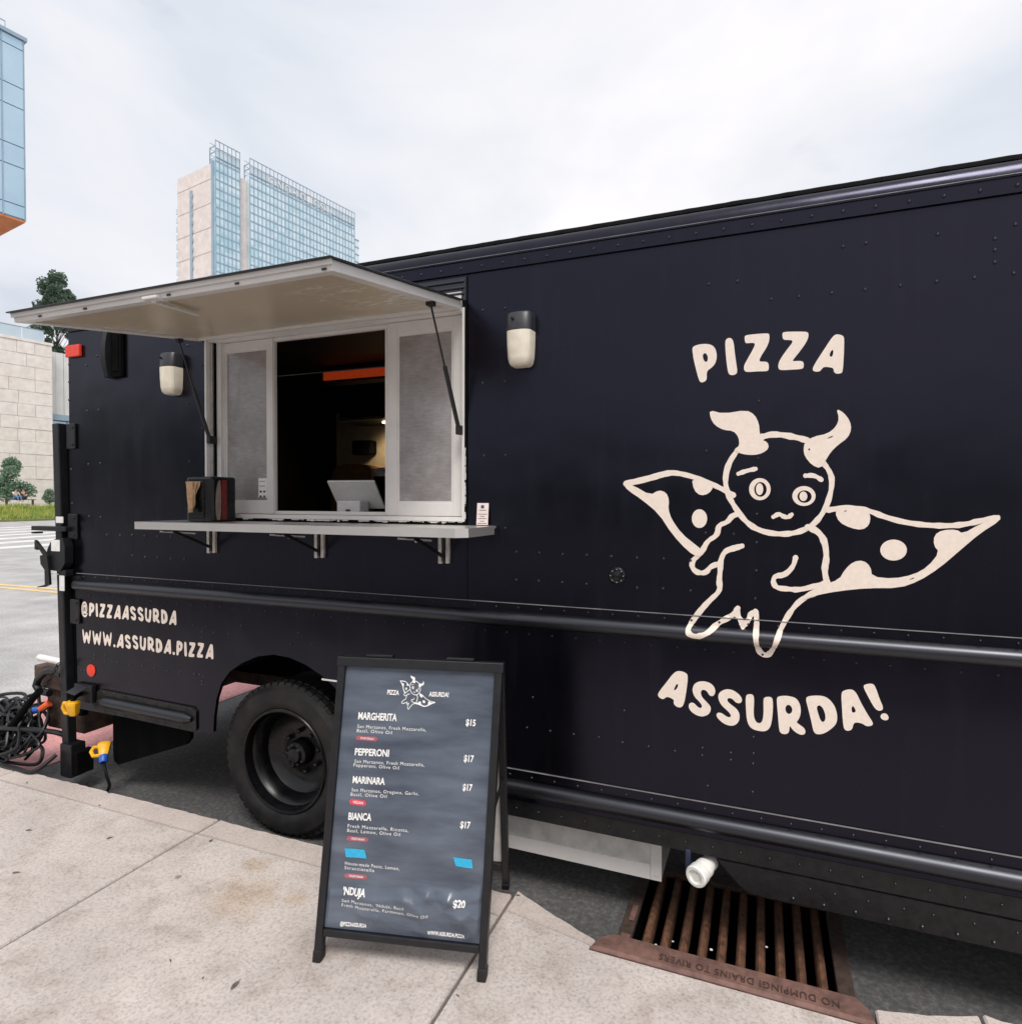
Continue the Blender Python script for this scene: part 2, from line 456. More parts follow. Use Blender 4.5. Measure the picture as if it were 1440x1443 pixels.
def pane_film(n, b, l):
    g = nn(n, 'ShaderNodeNewGeometry')
    a = nn(n, 'ShaderNodeTexNoise', Scale=9.0, Detail=7.0, Roughness=0.65)
    w = nn(n, 'ShaderNodeTexNoise', Scale=160.0, Detail=2.0)
    mpn = nn(n, 'ShaderNodeMapping'); mpn.inputs['Scale'].default_value = (0.12, 1, 1)
    l(g.outputs['Position'], a.inputs['Vector']); l(g.outputs['Position'], mpn.inputs['Vector']); l(mpn.outputs['Vector'], w.inputs['Vector'])
    r = ramp(n, [(0.3, (0.22, 0.195, 0.19)), (0.7, (0.36, 0.335, 0.335))]); l(a.outputs['Fac'], r.inputs['Fac'])
    r3 = ramp(n, [(0.3, (0.82, 0.82, 0.82)), (0.7, (1.08, 1.08, 1.08))]); l(w.outputs['Fac'], r3.inputs['Fac'])
    l(mixc(n, l, 1.0, r.outputs['Color'], r3.outputs['Color'], 'MULTIPLY'), b.inputs['Base Color'])
    b.inputs['Roughness'].default_value = 0.32
    b.inputs['Specular IOR Level'].default_value = 0.8
    b.inputs['Coat Weight'].default_value = 0.5; b.inputs['Coat Roughness'].default_value = 0.12
film = texmat('hazy grey window film', pane_film)

def awn_under(n, b, l):
    g = nn(n, 'ShaderNodeNewGeometry')
    mpn = nn(n, 'ShaderNodeMapping'); mpn.inputs['Scale'].default_value = (1.6, 5.0, 1); mpn.inputs['Rotation'].default_value = (0, 0, 0.25)
    a = nn(n, 'ShaderNodeTexNoise', Scale=9.0, Detail=8.0, Roughness=0.7, Distortion=0.6)
    c = nn(n, 'ShaderNodeTexNoise', Scale=1.4, Detail=3.0)
    l(g.outputs['Position'], mpn.inputs['Vector']); l(mpn.outputs['Vector'], a.inputs['Vector']); l(g.outputs['Position'], c.inputs['Vector'])
    r = ramp(n, [(0.50, (0, 0, 0)), (0.60, (1, 1, 1))]); l(a.outputs['Fac'], r.inputs['Fac'])
    rc = ramp(n, [(0.46, (0, 0, 0)), (0.58, (1, 1, 1))]); l(c.outputs['Fac'], rc.inputs['Fac'])
    k = mixc(n, l, 1.0, r.outputs['Color'], rc.outputs['Color'], 'MULTIPLY')
    col = mixc(n, l, k, (0.50, 0.43, 0.325), (0.80, 0.76, 0.70))
    l(col, b.inputs['Base Color']); b.inputs['Roughness'].default_value = 0.35
    b.inputs['Specular IOR Level'].default_value = 0.5
awn_mat = texmat('scuffed cream awning lining', awn_under)

def poster_f(n, b, l):
    g = nn(n, 'ShaderNodeNewGeometry')
    mpn = nn(n, 'ShaderNodeMapping'); mpn.inputs['Scale'].default_value = (1.2, 1.2, 5.0)
    a = nn(n, 'ShaderNodeTexNoise', Scale=3.0, Detail=6.0, Roughness=0.55)
    l(g.outputs['Position'], mpn.inputs['Vector']); l(mpn.outputs['Vector'], a.inputs['Vector'])
    r = ramp(n, [(0.3, (0.054, 0.065, 0.092)), (0.7, (0.125, 0.150, 0.190))]); l(a.outputs['Fac'], r.inputs['Fac'])  # pale streaks paint cloud reflections into the poster colour
    l(r.outputs['Color'], b.inputs['Base Color'])
    b.inputs['Roughness'].default_value = 0.22
poster_mat = texmat('slate blue poster', poster_f)

def glassy(name, c1, c2, sc, rough=0.08):
    def f(n, b, l):
        g = nn(n, 'ShaderNodeNewGeometry')
        a = nn(n, 'ShaderNodeTexNoise', Scale=sc, Detail=5.0)
        l(g.outputs['Position'], a.inputs['Vector'])
        r = ramp(n, [(0.35, c1), (0.65, c2)]); l(a.outputs['Fac'], r.inputs['Fac'])
        l(r.outputs['Color'], b.inputs['Base Color'])
        b.inputs['Roughness'].default_value = rough; b.inputs['Metallic'].default_value = 0.45
        b.inputs['Specular IOR Level'].default_value = 0.8
    return texmat(name, f)
def paned(name, c1, c2, w_, h_, rough=0.07):
    def f(n, b, l):
        g = nn(n, 'ShaderNodeNewGeometry')
        dt = nn(n, 'ShaderNodeVectorMath', operation='DOT_PRODUCT'); dt.inputs[1].default_value = (0.172 / w_, 0.985 / w_, 0)
        l(g.outputs['Position'], dt.inputs[0])
        sp = nn(n, 'ShaderNodeSeparateXYZ'); l(g.outputs['Position'], sp.inputs[0])
        dv = nn(n, 'ShaderNodeMath', operation='DIVIDE'); l(sp.outputs['Z'], dv.inputs[0]); dv.inputs[1].default_value = h_
        f1 = nn(n, 'ShaderNodeMath', operation='FLOOR'); l(dt.outputs['Value'], f1.inputs[0])
        f2 = nn(n, 'ShaderNodeMath', operation='FLOOR'); l(dv.outputs[0], f2.inputs[0])
        cb = nn(n, 'ShaderNodeCombineXYZ'); l(f1.outputs[0], cb.inputs['X']); l(f2.outputs[0], cb.inputs['Y'])
        wn = nn(n, 'ShaderNodeTexWhiteNoise'); l(cb.outputs[0], wn.inputs['Vector'])
        a = nn(n, 'ShaderNodeTexNoise', Scale=0.035, Detail=4.0); l(g.outputs['Position'], a.inputs['Vector'])
        ad = nn(n, 'ShaderNodeMath', operation='MULTIPLY_ADD'); l(wn.outputs['Value'], ad.inputs[0]); ad.inputs[1].default_value = 0.45; l(a.outputs['Fac'], ad.inputs[2])
        r = ramp(n, [(0.40, c1), (0.92, c2)]); l(ad.outputs[0], r.inputs['Fac'])
        l(r.outputs['Color'], b.inputs['Base Color'])
        b.inputs['Roughness'].default_value = rough; b.inputs['Metallic'].default_value = 0.4
    return texmat(name, f)
tower_glass = paned('blue tower glass', (0.42, 0.62, 0.70), (0.68, 0.80, 0.85), 1.9, 3.6)  # glass colour lightened to paint in distance haze
near_glass = glassy('pale blue curtain glass', (0.40, 0.56, 0.68), (0.54, 0.70, 0.80), 0.12)
screen_glass = glassy('pale screen glass', (0.50, 0.60, 0.66), (0.66, 0.74, 0.78), 0.2)
mull_mat = mat('blue grey mullion', (0.28, 0.37, 0.45), 0.4, noise=(0.5, 0.1, 3))  # lightened to put the tower's distance haze into the colour
stone_mat = mat('pinkish stone cladding', (0.70, 0.62, 0.58), 0.75, noise=(0.35, 0.10, 6))
wall_stone = [mat('beige stone panel %s' % w_, c_, 0.8, noise=(1.6, 0.10, 6), bump=(3, 0.2, 0.03)) for w_, c_ in (('pale', (0.76, 0.70, 0.65)), ('warm', (0.745, 0.68, 0.625)), ('grey', (0.755, 0.70, 0.65)))]
stone_joint = mat('stone joint', (0.68, 0.61, 0.55), 0.9, noise=(2, 0.1, 3))
white_panel = mat('white ribbed cladding', (0.66, 0.65, 0.63), 0.5, noise=(1, 0.06, 4))
soffit_mat = mat('orange timber soffit', (0.62, 0.20, 0.06), 0.6, noise=(0.6, 0.2, 5))
bark = mat('bark', (0.07, 0.05, 0.04), 0.9, noise=(6, 0.4, 5))

def leafmat(name, c1, c2, sc):
    def f(n, b, l):
        g = nn(n, 'ShaderNodeNewGeometry')
        a = nn(n, 'ShaderNodeTexNoise', Scale=sc, Detail=4.0)
        l(g.outputs['Position'], a.inputs['Vector'])
        r = ramp(n, [(0.3, c1), (0.7, c2)]); l(a.outputs['Fac'], r.inputs['Fac'])
        l(r.outputs['Color'], b.inputs['Base Color']); b.inputs['Roughness'].default_value = 0.5
        b.inputs['Transmission Weight'].default_value = 0.0
        t = nn(n, 'ShaderNodeBsdfTranslucent'); l(r.outputs['Color'], t.inputs['Color'])
        ms = nn(n, 'ShaderNodeMixShader'); ms.inputs['Fac'].default_value = 0.3
        l(b.outputs[0], ms.inputs[1]); l(t.outputs[0], ms.inputs[2])
        l(ms.outputs[0], n.nodes['Material Output'].inputs['Surface'])
    return texmat(name, f)
leaf_dark = leafmat('dark green leaves', (0.035, 0.075, 0.045), (0.09, 0.15, 0.08), 1.2)
leaf_tree = leafmat('mid green leaves', (0.075, 0.125, 0.085), (0.19, 0.27, 0.18), 1.2)
leaf_bush = leafmat('grey green leaves', (0.10, 0.19, 0.13), (0.26, 0.36, 0.25), 1.6)
grass_mat = leafmat('meadow grass', (0.20, 0.34, 0.06), (0.56, 0.54, 0.15), 0.8)
skin_mat = mat('skin', (0.50, 0.30, 0.22), 0.6, noise=(20, 0.08, 3))
shirt_black = mat('black shirt', (0.02, 0.02, 0.025), 0.8, noise=(20, 0.2, 3))
shirt_white = mat('pale shirt', (0.55, 0.56, 0.60), 0.8, noise=(20, 0.1, 3))
jeans = mat('blue jeans', (0.09, 0.19, 0.36), 0.8, noise=(20, 0.2, 3))
hair_mat = mat('dark hair', (0.02, 0.014, 0.01), 0.6, noise=(20, 0.2, 3))
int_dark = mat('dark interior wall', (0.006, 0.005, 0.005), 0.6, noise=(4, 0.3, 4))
int_steel = mat('stainless splashback', (0.50, 0.42, 0.30), 0.45, metal=0.3, noise=(7, 0.2, 6), rnoise=(8, 0.1))
heat = mat('glowing orange heat strip', (0.55, 0.07, 0.02), 0.5, noise=(30, 0.1, 3), emit=((1.0, 0.10, 0.02), 0.09))
cardboard = mat('brown cardboard', (0.17, 0.082, 0.028), 0.85, noise=(20, 0.2, 4))
tablet_mat = mat('silver tablet', (0.62, 0.61, 0.61), 0.35, noise=(40, 0.04, 3))
ply = mat('pale wood board', (0.55, 0.42, 0.26), 0.6, noise=(30, 0.15, 4))
leaf_dry = mat('dry leaf', (0.14, 0.12, 0.10), 0.8, noise=(80, 0.3, 3))

# ================================================================== ground
KZ = 0.15                                   # top of the kerb and sidewalk
HX0, HX1, HY0, HY1 = -0.50, 0.275, -0.13, 0.47      # storm drain pit
def ring_sheet(x0, x1, y0, y1, z):
    m = MB()
    for a, b, c_, d in ((x0, HX0, y0, y1), (HX1, x1, y0, y1), (HX0, HX1, y0, HY0), (HX0, HX1, HY1, y1)):
        if b > a and d > c_: m.add([(a, c_, z), (b, c_, z), (b, d, z), (a, d, z)], [[0, 1, 2, 3]])
    return m
ring_sheet(-900, 900, -400, 1200, 0.0).build('road', road_mat, kind='structure', fixn=False)
ring_sheet(-4.34, 6.0, -0.30, 2.7, 0.004).build('parking_lane', gutter_mat, kind='structure', fixn=False)  # dark sheet carried under the truck to deepen the shade there
MB().add([(-5.86, -0.14, 0.008), (-4.33, -0.14, 0.008), (-4.33, 4.2, 0.008), (-5.86, 4.2, 0.008)], [[0, 1, 2, 3]]).build('painted_road_patch', red_road, kind='structure')
for i, y in enumerate((5.15, 5.42)):
    MB().add([(-70, y, 0.004), (30, y, 0.004), (30, y + 0.13, 0.004), (-70, y + 0.13, 0.004)], [[0, 1, 2, 3]]).build('yellow_road_line', line_yellow, kind='structure')
for k in range(7):
    x = -25.0 - k * 2.6
    MB().add([(x, 8, 0.004), (x + 1.0, 8, 0.004), (x - 2.0, 24, 0.004), (x - 3.0, 24, 0.004)], [[0, 1, 2, 3]]).build('crosswalk_stripe', line_white, kind='structure')

# sidewalk: a dirt bed, with concrete slabs and kerb stones set on it
swk = MB().prism([[(-14, -9), (9, -9), (9, -0.325), (-0.94, -0.325), (-0.94, -0.155), (-14, -0.155)]], lambda u_, v_, d: Vector((u_, v_, 0.118 - d)), 0.118).build('sidewalk', bed_mat, kind='structure')
def slab(name, poly, mt, z0=0.0, z1=KZ, bev=0.006, rough_edge=None, parent=swk):
    """polygon slab with a rounded, slightly worn top edge"""
    n = len(poly)
    # refine the outline so the edge can be uneven
    pts = []
    for i in range(n):
        a, b = Vector((*poly[i], 0)), Vector((*poly[(i + 1) % n], 0))
        k = max(1, int((b - a).length / 0.035)) if (rough_edge is not None and i in rough_edge) else 1
        for j in range(k): pts.append((a.lerp(b, j / k), (rough_edge is not None and i in rough_edge and j > 0)))
    c_ = sum((p for p, _ in pts), Vector()) / len(pts)
    def inset(p, d):
        v = (c_ - p); return p + v.normalized() * d
    ring0, ring1, ring2 = [], [], []
    cum = 0.0
    for p, r in pts:
        cum = 0.7 * cum + 0.3 * random.uniform(-1, 1)
        j = (cum * 0.012 + random.uniform(0, 0.004)) if r else 0.0
        q = Vector((p.x, p.y + (-abs(j) if r else 0), 0))
        ring0.append(Vector((q.x, q.y, z0)))
        ring1.append(Vector((q.x, q.y, z1 - bev * (2.2 if rough_edge and r else 1))))
        t = inset(q, bev * (1.8 if rough_edge and r else 1.0)); ring2.append(Vector((t.x, t.y, z1 - (random.uniform(0, 0.002) if r else 0))))
    m = MB(); N = len(pts)
    v = ring0 + ring1 + ring2
    f = []
    for i in range(N):
        j = (i + 1) % N
        f.append([i, j, N + j, N + i]); f.append([N + i, N + j, 2 * N + j, 2 * N + i])
    m.add(v, f, 0)
    m.prism([[(p.x, p.y) for p in ring2]], lambda u_, v_, d: Vector((u_, v_, z1)), None)
    # weld the lid to the rim heights
    for i, p in enumerate(ring2): m.v[len(v) + i] = Vector(p)
    return m.build(name, mt, parent=parent)
JX = [-10.35, -8.79, -7.22, -5.65, -4.08, -2.51, -0.93]
KY, SY = -0.143, -0.278                      # kerb face, score line behind the kerb
g = 0.006
for i in range(len(JX) - 1):
    a, b = JX[i] + g, JX[i + 1] - g
    slab('kerb_stone', [(a, SY + 0.003), (b, SY + 0.003), (b, KY), (a, KY)], kerb_mat, rough_edge={2})
    slab('slab', [(a, -1.85), (b, -1.85), (b, SY - 0.003), (a, SY - 0.003)], walk_mat, 0.05)
slab('kerb_stone', [(-0.93 + g, SY + 0.04), (-0.565, -0.300), (-0.555, -0.272), (-0.93 + g, -0.108)], kerb_mat, rough_edge={2})
slab('slab', [(-0.93 + g, -1.85), (0.64 - g, -1.85), (0.64 - g, -0.324), (-0.568, -0.324), (-0.568, -0.303), (-0.93 + g, SY + 0.037)], walk_mat, 0.05)
slab('kerb_stone', [(0.338, -0.318), (0.64 - g, -0.318), (0.64 - g, -0.150), (0.338, -0.245)], kerb_mat, rough_edge={2})
slab('kerb_stone', [(0.64 + g, SY), (2.21 - g, SY), (2.21 - g, -0.12), (0.64 + g, -0.14)], kerb_mat, rough_edge={2})
slab('slab', [(0.64 + g, -1.85), (2.21 - g, -1.85), (2.21 - g, SY - 0.003), (0.64 + g, SY - 0.003)], walk_mat, 0.05)
for i in range(9):
    a = -10.35 + 1.57 * i
    slab('slab', [(a + g, -3.42), (a + 1.57 - g, -3.42), (a + 1.57 - g, -1.858), (a + g, -1.858)], walk_mat, 0.05)

# ---- storm drain
dr = root('storm_drain', (-0.1, 0.1, 0), 'rusty cast iron storm drain grate with lettered kerb header beside the truck', 'drain')
MB().box(HX0 + 0.001, HX1 - 0.001, HY0 + 0.001, HY0 + 0.02, -0.6, 0.0046).box(HX0 + 0.001, HX1 - 0.001, HY1 - 0.02, HY1 - 0.001, -0.6, 0.0046).box(HX0 + 0.001, HX0 + 0.02, HY0 + 0.021, HY1 - 0.021, -0.6, 0.0046).box(HX1 - 0.02, HX1 - 0.001, HY0 + 0.021, HY1 - 0.021, -0.6, 0.0046).box(HX0, HX1, HY0, HY1, -0.62, -0.601).build('pit', black_matte, dr)
fr = MB()
fr.box(HX0 - 0.022, HX0 + 0.03, -0.215, HY1 + 0.05, 0.005, 0.030, 0.004)
fr.box(HX1 - 0.02, HX1 + 0.035, -0.215, HY1 + 0.05, 0.005, 0.030, 0.004)
fr.box(HX0 + 0.031, HX1 - 0.021, HY1 - 0.01, HY1 + 0.05, 0.005, 0.028, 0.004)
fr.box(HX0 + 0.031, HX1 - 0.021, -0.215, -0.10, -0.03, 0.028, 0.004)
frame = fr.build('grate_frame', mat('dark rusted frame', (0.05, 0.03, 0.023), 0.75, noise=(30, 0.4, 6), bump=(90, 0.4, 0.004)), dr)
MB().box(HX0 - 0.01, HX0 + 0.026, -0.085, -0.03, 0.031, 0.036, 0.003).build('maker_plate', rust_hdr, dr)
MB().box(HX0 + 0.0, HX0 + 0.022, 0.06, 0.16, 0.031, 0.035, 0.002).build('maker_plate', rust_hdr, dr)
nb = 10
for k in range(nb):
    x = HX0 + 0.082 + k * (HX1 - HX0 - 0.145) / (nb - 1)
    prof = [(-0.015, -0.05), (0.015, -0.05), (0.018, -0.004), (0.014, 0.014), (0.005, 0.022), (-0.006, 0.022), (-0.014, 0.012), (-0.018, -0.004)]
    v = []
    for yy in (-0.115, HY1 + 0.02):
        v += [(x + p, yy, z) for p, z in prof]
    n_ = len(prof)
    MB().add(v, [[i, (i + 1) % n_, n_ + (i + 1) % n_, n_ + i] for i in range(n_)] + [list(range(n_)), [n_ + i for i in range(n_)]]).build('bar', rust, dr)
# cast header on the kerb, chamfered ends
hd = MB()
hp = [(-0.562, -0.318), (0.334, -0.318), (0.322, -0.262), (0.290, -0.2175), (-0.498, -0.2175), (-0.545, -0.262)]
N = len(hp)
lo = [(x, y, 0.006) for x, y in hp]
mid = [(x, y, 0.148 if y < -0.3 else 0.150) for x, y in hp]
cx_, cy_ = -0.10, -0.262
top = [(x + (cx_ - x) * 0.012, y + (cy_ - y) * 0.16, 0.158) for x, y in hp]
hd.add(lo + mid + top, [[i, (i + 1) % N, N + (i + 1) % N, N + i] for i in range(N)] + [[N + i, N + (i + 1) % N, 2 * N + (i + 1) % N, 2 * N + i] for i in range(N)] + [[2 * N + i for i in range(N)]])
header = hd.build('kerb_header', rust_hdr, dr)

# ------------------------------------------------------------------ text
def text2d(s, bold=0.0, spacing=1.0):
    cu = bpy.data.curves.new('t', 'FONT'); cu.body = s; cu.size = 1.0; cu.offset = bold; cu.space_character = spacing
    cu.resolution_u = 3
    ob = bpy.data.objects.new('t', cu)
    me = bpy.data.meshes.new_from_object(ob)
    v = [(p.co.x, p.co.y) for p in me.vertices]; f = [list(p.vertices) for p in me.polygons]
    bpy.data.objects.remove(ob); bpy.data.meshes.remove(me); bpy.data.curves.remove(cu)
    if not v: return [], []
    x0 = min(p[0] for p in v); x1 = max(p[0] for p in v)
    y0 = 0.0; y1 = 0.70
    return [((a - x0) / (x1 - x0), (b - y0) / (y1 - y0)) for a, b in v], f
def text_part(name, s, O, ex, ey, mt, parent, bold=0.0, spacing=1.0, depth=None, fn=None):
    """ex/ey: vectors spanning full width and cap height"""
    v, f = text2d(s, bold, spacing)
    O, ex, ey = Vector(O), Vector(ex), Vector(ey)
    pts = [O + ex * a + ey * b for a, b in v]
    if fn: pts = [fn(p) for p in pts]
    m = MB().add(pts, f)
    if depth:
        nrm = ex.cross(ey).normalized()
        m2 = MB().add([p + nrm * depth for p in pts], f)
        ed = {}
        for q in f:
            for i in range(len(q)):
                e = (q[i], q[(i + 1) % len(q)]); k = tuple(sorted(e))
                ed[k] = None if k in ed else e
        o_ = len(pts)
        m2.v = m2.v + [Vector(p) for p in pts]
        for e in ed.values():
            if e: m2.f.append([e[0], e[1], e[1] + o_, e[0] + o_]); m2.m.append(0); m2.sm.append(False)
        m = m2
    return m.build(name, mt, parent, fixn=False)
# the header words read from the road side, upside down from the sidewalk
text_part('header_lettering', 'NO DUMPING! DRAINS TO RIVERS', (0.235, -0.2660, 0.158), (-0.56, 0, 0), (0, -0.030, 0), mat('dark letter iron', (0.062, 0.034, 0.028), 0.7, noise=(40, 0.3, 5)), dr, bold=0.0, spacing=1.12, depth=0.003)

# ================================================================== food truck
TR = root('food_truck', (-0.3, 1.15, 0), 'matte black step van food truck with cream lettering and open serving window', 'truck')
XL, XR, TW = -3.825, 3.1, 2.28
def XZ(y0, t):            # (u,v,d) -> world, d in 0..1 gives thickness
    return lambda u_, v_, d: Vector((u_, y0 + d * t, v_))
WX0, WX1, WZ0, WZ1 = -2.735, -1.218, 1.655, 2.592      # serving window hole
up = [(XL, 1.24), (-1.207, 1.24), (-1.207, 2.80), (XL, 2.80)]
MB().prism([up, [(WX0, WZ0), (WX1, WZ0), (WX1, WZ1), (WX0, WZ1)]], XZ(0, 1), 0.02).build('upper_side_panel', paint, TR)
MB().prism([[(-1.204, 1.24), (XR, 1.24), (XR, 2.80), (-1.204, 2.80)]], XZ(0, 1), 0.02).build('upper_side_panel', paint, TR)
arch = []
ac = (-2.285, 0.52)
arch_pts = [(-2.700, 0.515), (-2.694, 0.60), (-2.676, 0.695), (-2.641, 0.782), (-2.583, 0.850), (-2.503, 0.902), (-2.40, 0.947), (-2.293, 0.967), (-2.19, 0.962), (-2.09, 0.936), (-1.99, 0.892), (-1.914, 0.842), (-1.865, 0.775), (-1.845, 0.69), (-1.84, 0.40)]
low = [(XL + 0.04, 1.238), (XL + 0.055, 0.505), (-2.74, 0.505), (-2.715, 0.508)] + arch_pts + [(-0.165, 0.40), (-0.140, 0.372), (-0.085, 0.315), (-0.05, 0.294), (0.0, 0.290), (XR, 0.290), (XR, 1.238)]
MB().prism([low], XZ(0, 1), 0.02).build('lower_side_panel', paint, TR)
# rear corner filler between panel and door post
MB().box(XL - 0.005, XL + 0.054, 0.021, 0.06, 2.1, 2.80).box(XL - 0.075, XL + 0.054, 0.0262, 0.06, 0.45, 2.099).build('rear_corner_post', black_matte, TR)
# other walls, roof, floor
MB().box(XL, XR, TW - 0.02, TW, 0.45, 2.80).build('far_side_wall', paint, TR)
MB().box(XL + 0.0, XL + 0.03, 0.061, TW - 0.021, 0.62, 2.79).build('rear_wall', paint, TR)
MB().box(XR - 0.03, XR - 0.001, 0.021, TW - 0.021, 0.45, 2.79).build('front_wall', paint, TR)
MB().box(XL + 0.031, XR - 0.031, 0.74, TW - 0.021, 0.90, 0.95).build('cargo_floor', int_dark, TR)
# roof cap: riveted flange, rounded shoulder, top
rp = [(0.0, 2.735), (-0.010, 2.735), (-0.011, 2.783), (-0.016, 2.786), (-0.016, 2.7905), (-0.006, 2.792)]
rr = 0.075
for k in range(0, 9):
    t = k / 8 * pi / 2
    rp.append((-0.004 + rr - rr * cos(t), 2.795 + rr * sin(t)))
rp += [(0.25, 2.886), (TW / 2, 2.915), (TW - 0.05, 2.88), (TW, 2.80), (TW, 2.78), (0.021, 2.801), (0.0, 2.801)]
MB().sweepx([p for p in rp], XL - 0.005, XR + 0.005).build('roof', paint, TR, sharp=25)
# rough sealant strip along the roof shoulder
st = MB()
nseg = 260
prof0 = [(0.020, 2.853), (0.030, 2.868), (0.046, 2.880), (0.075, 2.886), (0.10, 2.884), (0.10, 2.868), (0.07, 2.862), (0.045, 2.855)]
v = []; f = []
for i in range(nseg + 1):
    x = XL + (XR - XL) * i / nseg
    b = 0.0007 * sin(x * 38) + random.uniform(-0.0008, 0.0008)
    for (y, z) in prof0: v.append((x, y - abs(b) * 0.5, z + b * 0.8))
n_ = len(prof0)
for i in range(nseg):
    for k in range(n_): f.append([i * n_ + k, i * n_ + (k + 1) % n_, (i + 1) * n_ + (k + 1) % n_, (i + 1) * n_ + k])
st.add(v, f, 0, True)
st.build('roof_sealant', black_matte, TR)

# rub rails: flat riveted strip with a half round bead
def rail(name, x0, x1, z0, z1, bz0, bz1, bulge, mt=paint_rail):
    zc, zr = (bz0 + bz1) / 2, (bz1 - bz0) / 2
    bm_ = []
    for k in range(0, 13):
        t = -pi / 2 + pi * k / 12
        bm_.append((-0.0052 - bulge * cos(t), zc + zr * sin(t)))
    MB().sweepx([(-0.0005, z0), (-0.0045, z0), (-0.0045, z1 - 0.002), (-0.0005, z1 - 0.002)], x0, x1, smooth=False).build(name, paint, TR)
    return MB().sweepx(bm_, x0 + 0.004, x1).build('rail_bead', mt, TR, sharp=40)
rail('middle_rub_rail', XL + 0.06, XR, 1.163, 1.310, 1.213, 1.277, 0.034)
rail('lower_rub_rail', -1.838, XR, 0.470, 0.600, 0.492, 0.560, 0.036)
edge_highlight = mat('pale edge highlight', (0.16, 0.155, 0.16), 0.4, noise=(9, 0.35, 5))  # pale grey paints the sky highlight along the rails' top edges
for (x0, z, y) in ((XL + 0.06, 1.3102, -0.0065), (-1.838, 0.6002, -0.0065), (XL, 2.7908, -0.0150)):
    MB().box(x0, XR, y - 0.0022, y + 0.0060, z, z + 0.0032, 0.0012).build('rail_edge', edge_highlight, TR)
# skirt: folded lower flange
MB().prism([[(-0.150, 0.392), (-0.072, 0.312), (-0.04, 0.292), (0.0, 0.288), (XR, 0.288), (XR, 0.390)]], XZ(-0.0065, 1), 0.006).build('skirt_flange', paint_worn, TR)
MB().box(-1.83, XR, -0.0035, -0.0005, 0.398, 0.468).build('skirt_strip', paint_worn, TR)
# rear bumper plate with bead
bp = [(-3.60, 0.545), (-3.585, 0.515), (-2.83, 0.500), (-2.812, 0.515), (-2.812, 0.612), (-2.835, 0.632), (-3.56, 0.645), (-3.59, 0.63)]
MB().prism([bp], XZ(-0.010, 1), 0.0095).build('bumper_plate', paint_worn, TR)
bb = MB()
pts = []
for k in range(15):
    t = k / 14; x = -3.575 + 0.735 * t
    pts.append((x, -0.012, 0.580 - 0.012 * t))
bb.tube(pts, [0.012] + [0.031] * 13 + [0.014], 14)
bb.build('bumper_bead', paint_rail, TR)
MB().box(-1.99, -1.87, -0.004, -0.001, 0.872, 0.880).build('pale_strip', white_paint, TR)  # short white strip beside the wheel arch

# louvred patch above the window
MB().box(-1.46, -1.212, -0.006, -0.0005, 2.622, 2.722).build('vent_patch', paint_rail, TR)
for z in (2.645, 2.672, 2.699):
    MB().box(-1.45, -1.222, -0.013, -0.0063, z, z + 0.010, 0.003).build('louvre', paint_rail, TR)

# rivets
def prof_y(z):
    if 2.735 < z < 2.783: return -0.0105
    if 1.163 < z < 1.31: return -0.0045
    if 0.47 < z < 0.60: return -0.0045
    if 0.40 < z < 0.468: return -0.0035
    if z < 0.39: return -0.0065
    return 0.0
def rivet(m, x, z, r=0.0065, y=None):
    yy = prof_y(z) if y is None else y
    v = []; f = []
    n = 7
    for (h, q) in ((0.0, 1.0), (0.55, 0.86), (0.95, 0.45)):
        for k in range(n):
            a = 2 * pi * k / n
            v.append((x + r * q * cos(a), yy - r * 0.85 * h, z + r * q * sin(a)))
    for i in range(2):
        for k in range(n): f.append([i * n + k, i * n + (k + 1) % n, (i + 1) * n + (k + 1) % n, (i + 1) * n + k])
    f.append([2 * n + k for k in range(n)])
    m.add(v, f, 0, True)
ru, rl = MB(), MB()
x = XL + 0.03
while x < XR:
    rivet(ru, x, 2.757); x += 0.0985
x = XL + 0.12
while x < XR:
    rivet(ru, x, 1.294, 0.0055); rivet(ru, x + 0.05, 1.186, 0.0055); x += 0.1015
x = -1.80
while x < XR:
    rivet(rl, x, 0.577, 0.0055); rivet(rl, x + 0.03, 0.435, 0.0055)
    if x > 0.05:
        rivet(rl, x + 0.01, 0.307, 0.0075)
        rivet(rl, x + 0.06 + random.uniform(-.02, .02), 0.355, 0.005)
    x += 0.1
def Zr(m, ox, oy, s, pts, r=0.0065):
    for a, b in pts:
        p = atY(ox + a / s, oy + b / s); rivet(m, p.x, p.z, r)
Zr(ru, 640, 220, 1.8, [(645, 325), (718, 317), (804, 363), (874, 356), (957, 347), (1042, 338), (1131, 328), (1223, 318), (1319, 308), (1419, 297), (986, 229), (1044, 220), (1226, 198), (1423, 173), (1371, 209), (1371, 238), (1371, 269), (72, 391), (128, 386), (72, 576), (128, 572)])
Zr(ru, 860, 440, 2.483, [(519, 312), (516, 511), (512, 707), (511, 806), (510, 905), (506, 1003), (336, 486), (333, 773), (431, 777), (2, 855), (93, 861), (186, 863), (280, 868), (93, 966), (184, 968), (280, 975)])
Zr(ru, 600, 640, 4.8, [(612, 662), (767, 667), (925, 677), (1088, 683), (1256, 692), (1428, 700), (611, 851), (763, 858), (922, 868), (1086, 879), (1428, 903), (392, 10), (538, 8), (538, 500)], 0.006)
Zr(rl, 700, 980, 4.0, [(203, 12), (718, 87), (170, 182), (301, 201), (433, 220), (575, 237), (708, 266), (855, 289), (1003, 314), (1158, 298), (1157, 339), (1318, 324), (1318, 365), (1188, 511)], 0.006)
Zr(rl, 1000, 1020, 3.273, [(201, 62), (201, 137), (199, 185), (197, 316)], 0.006)
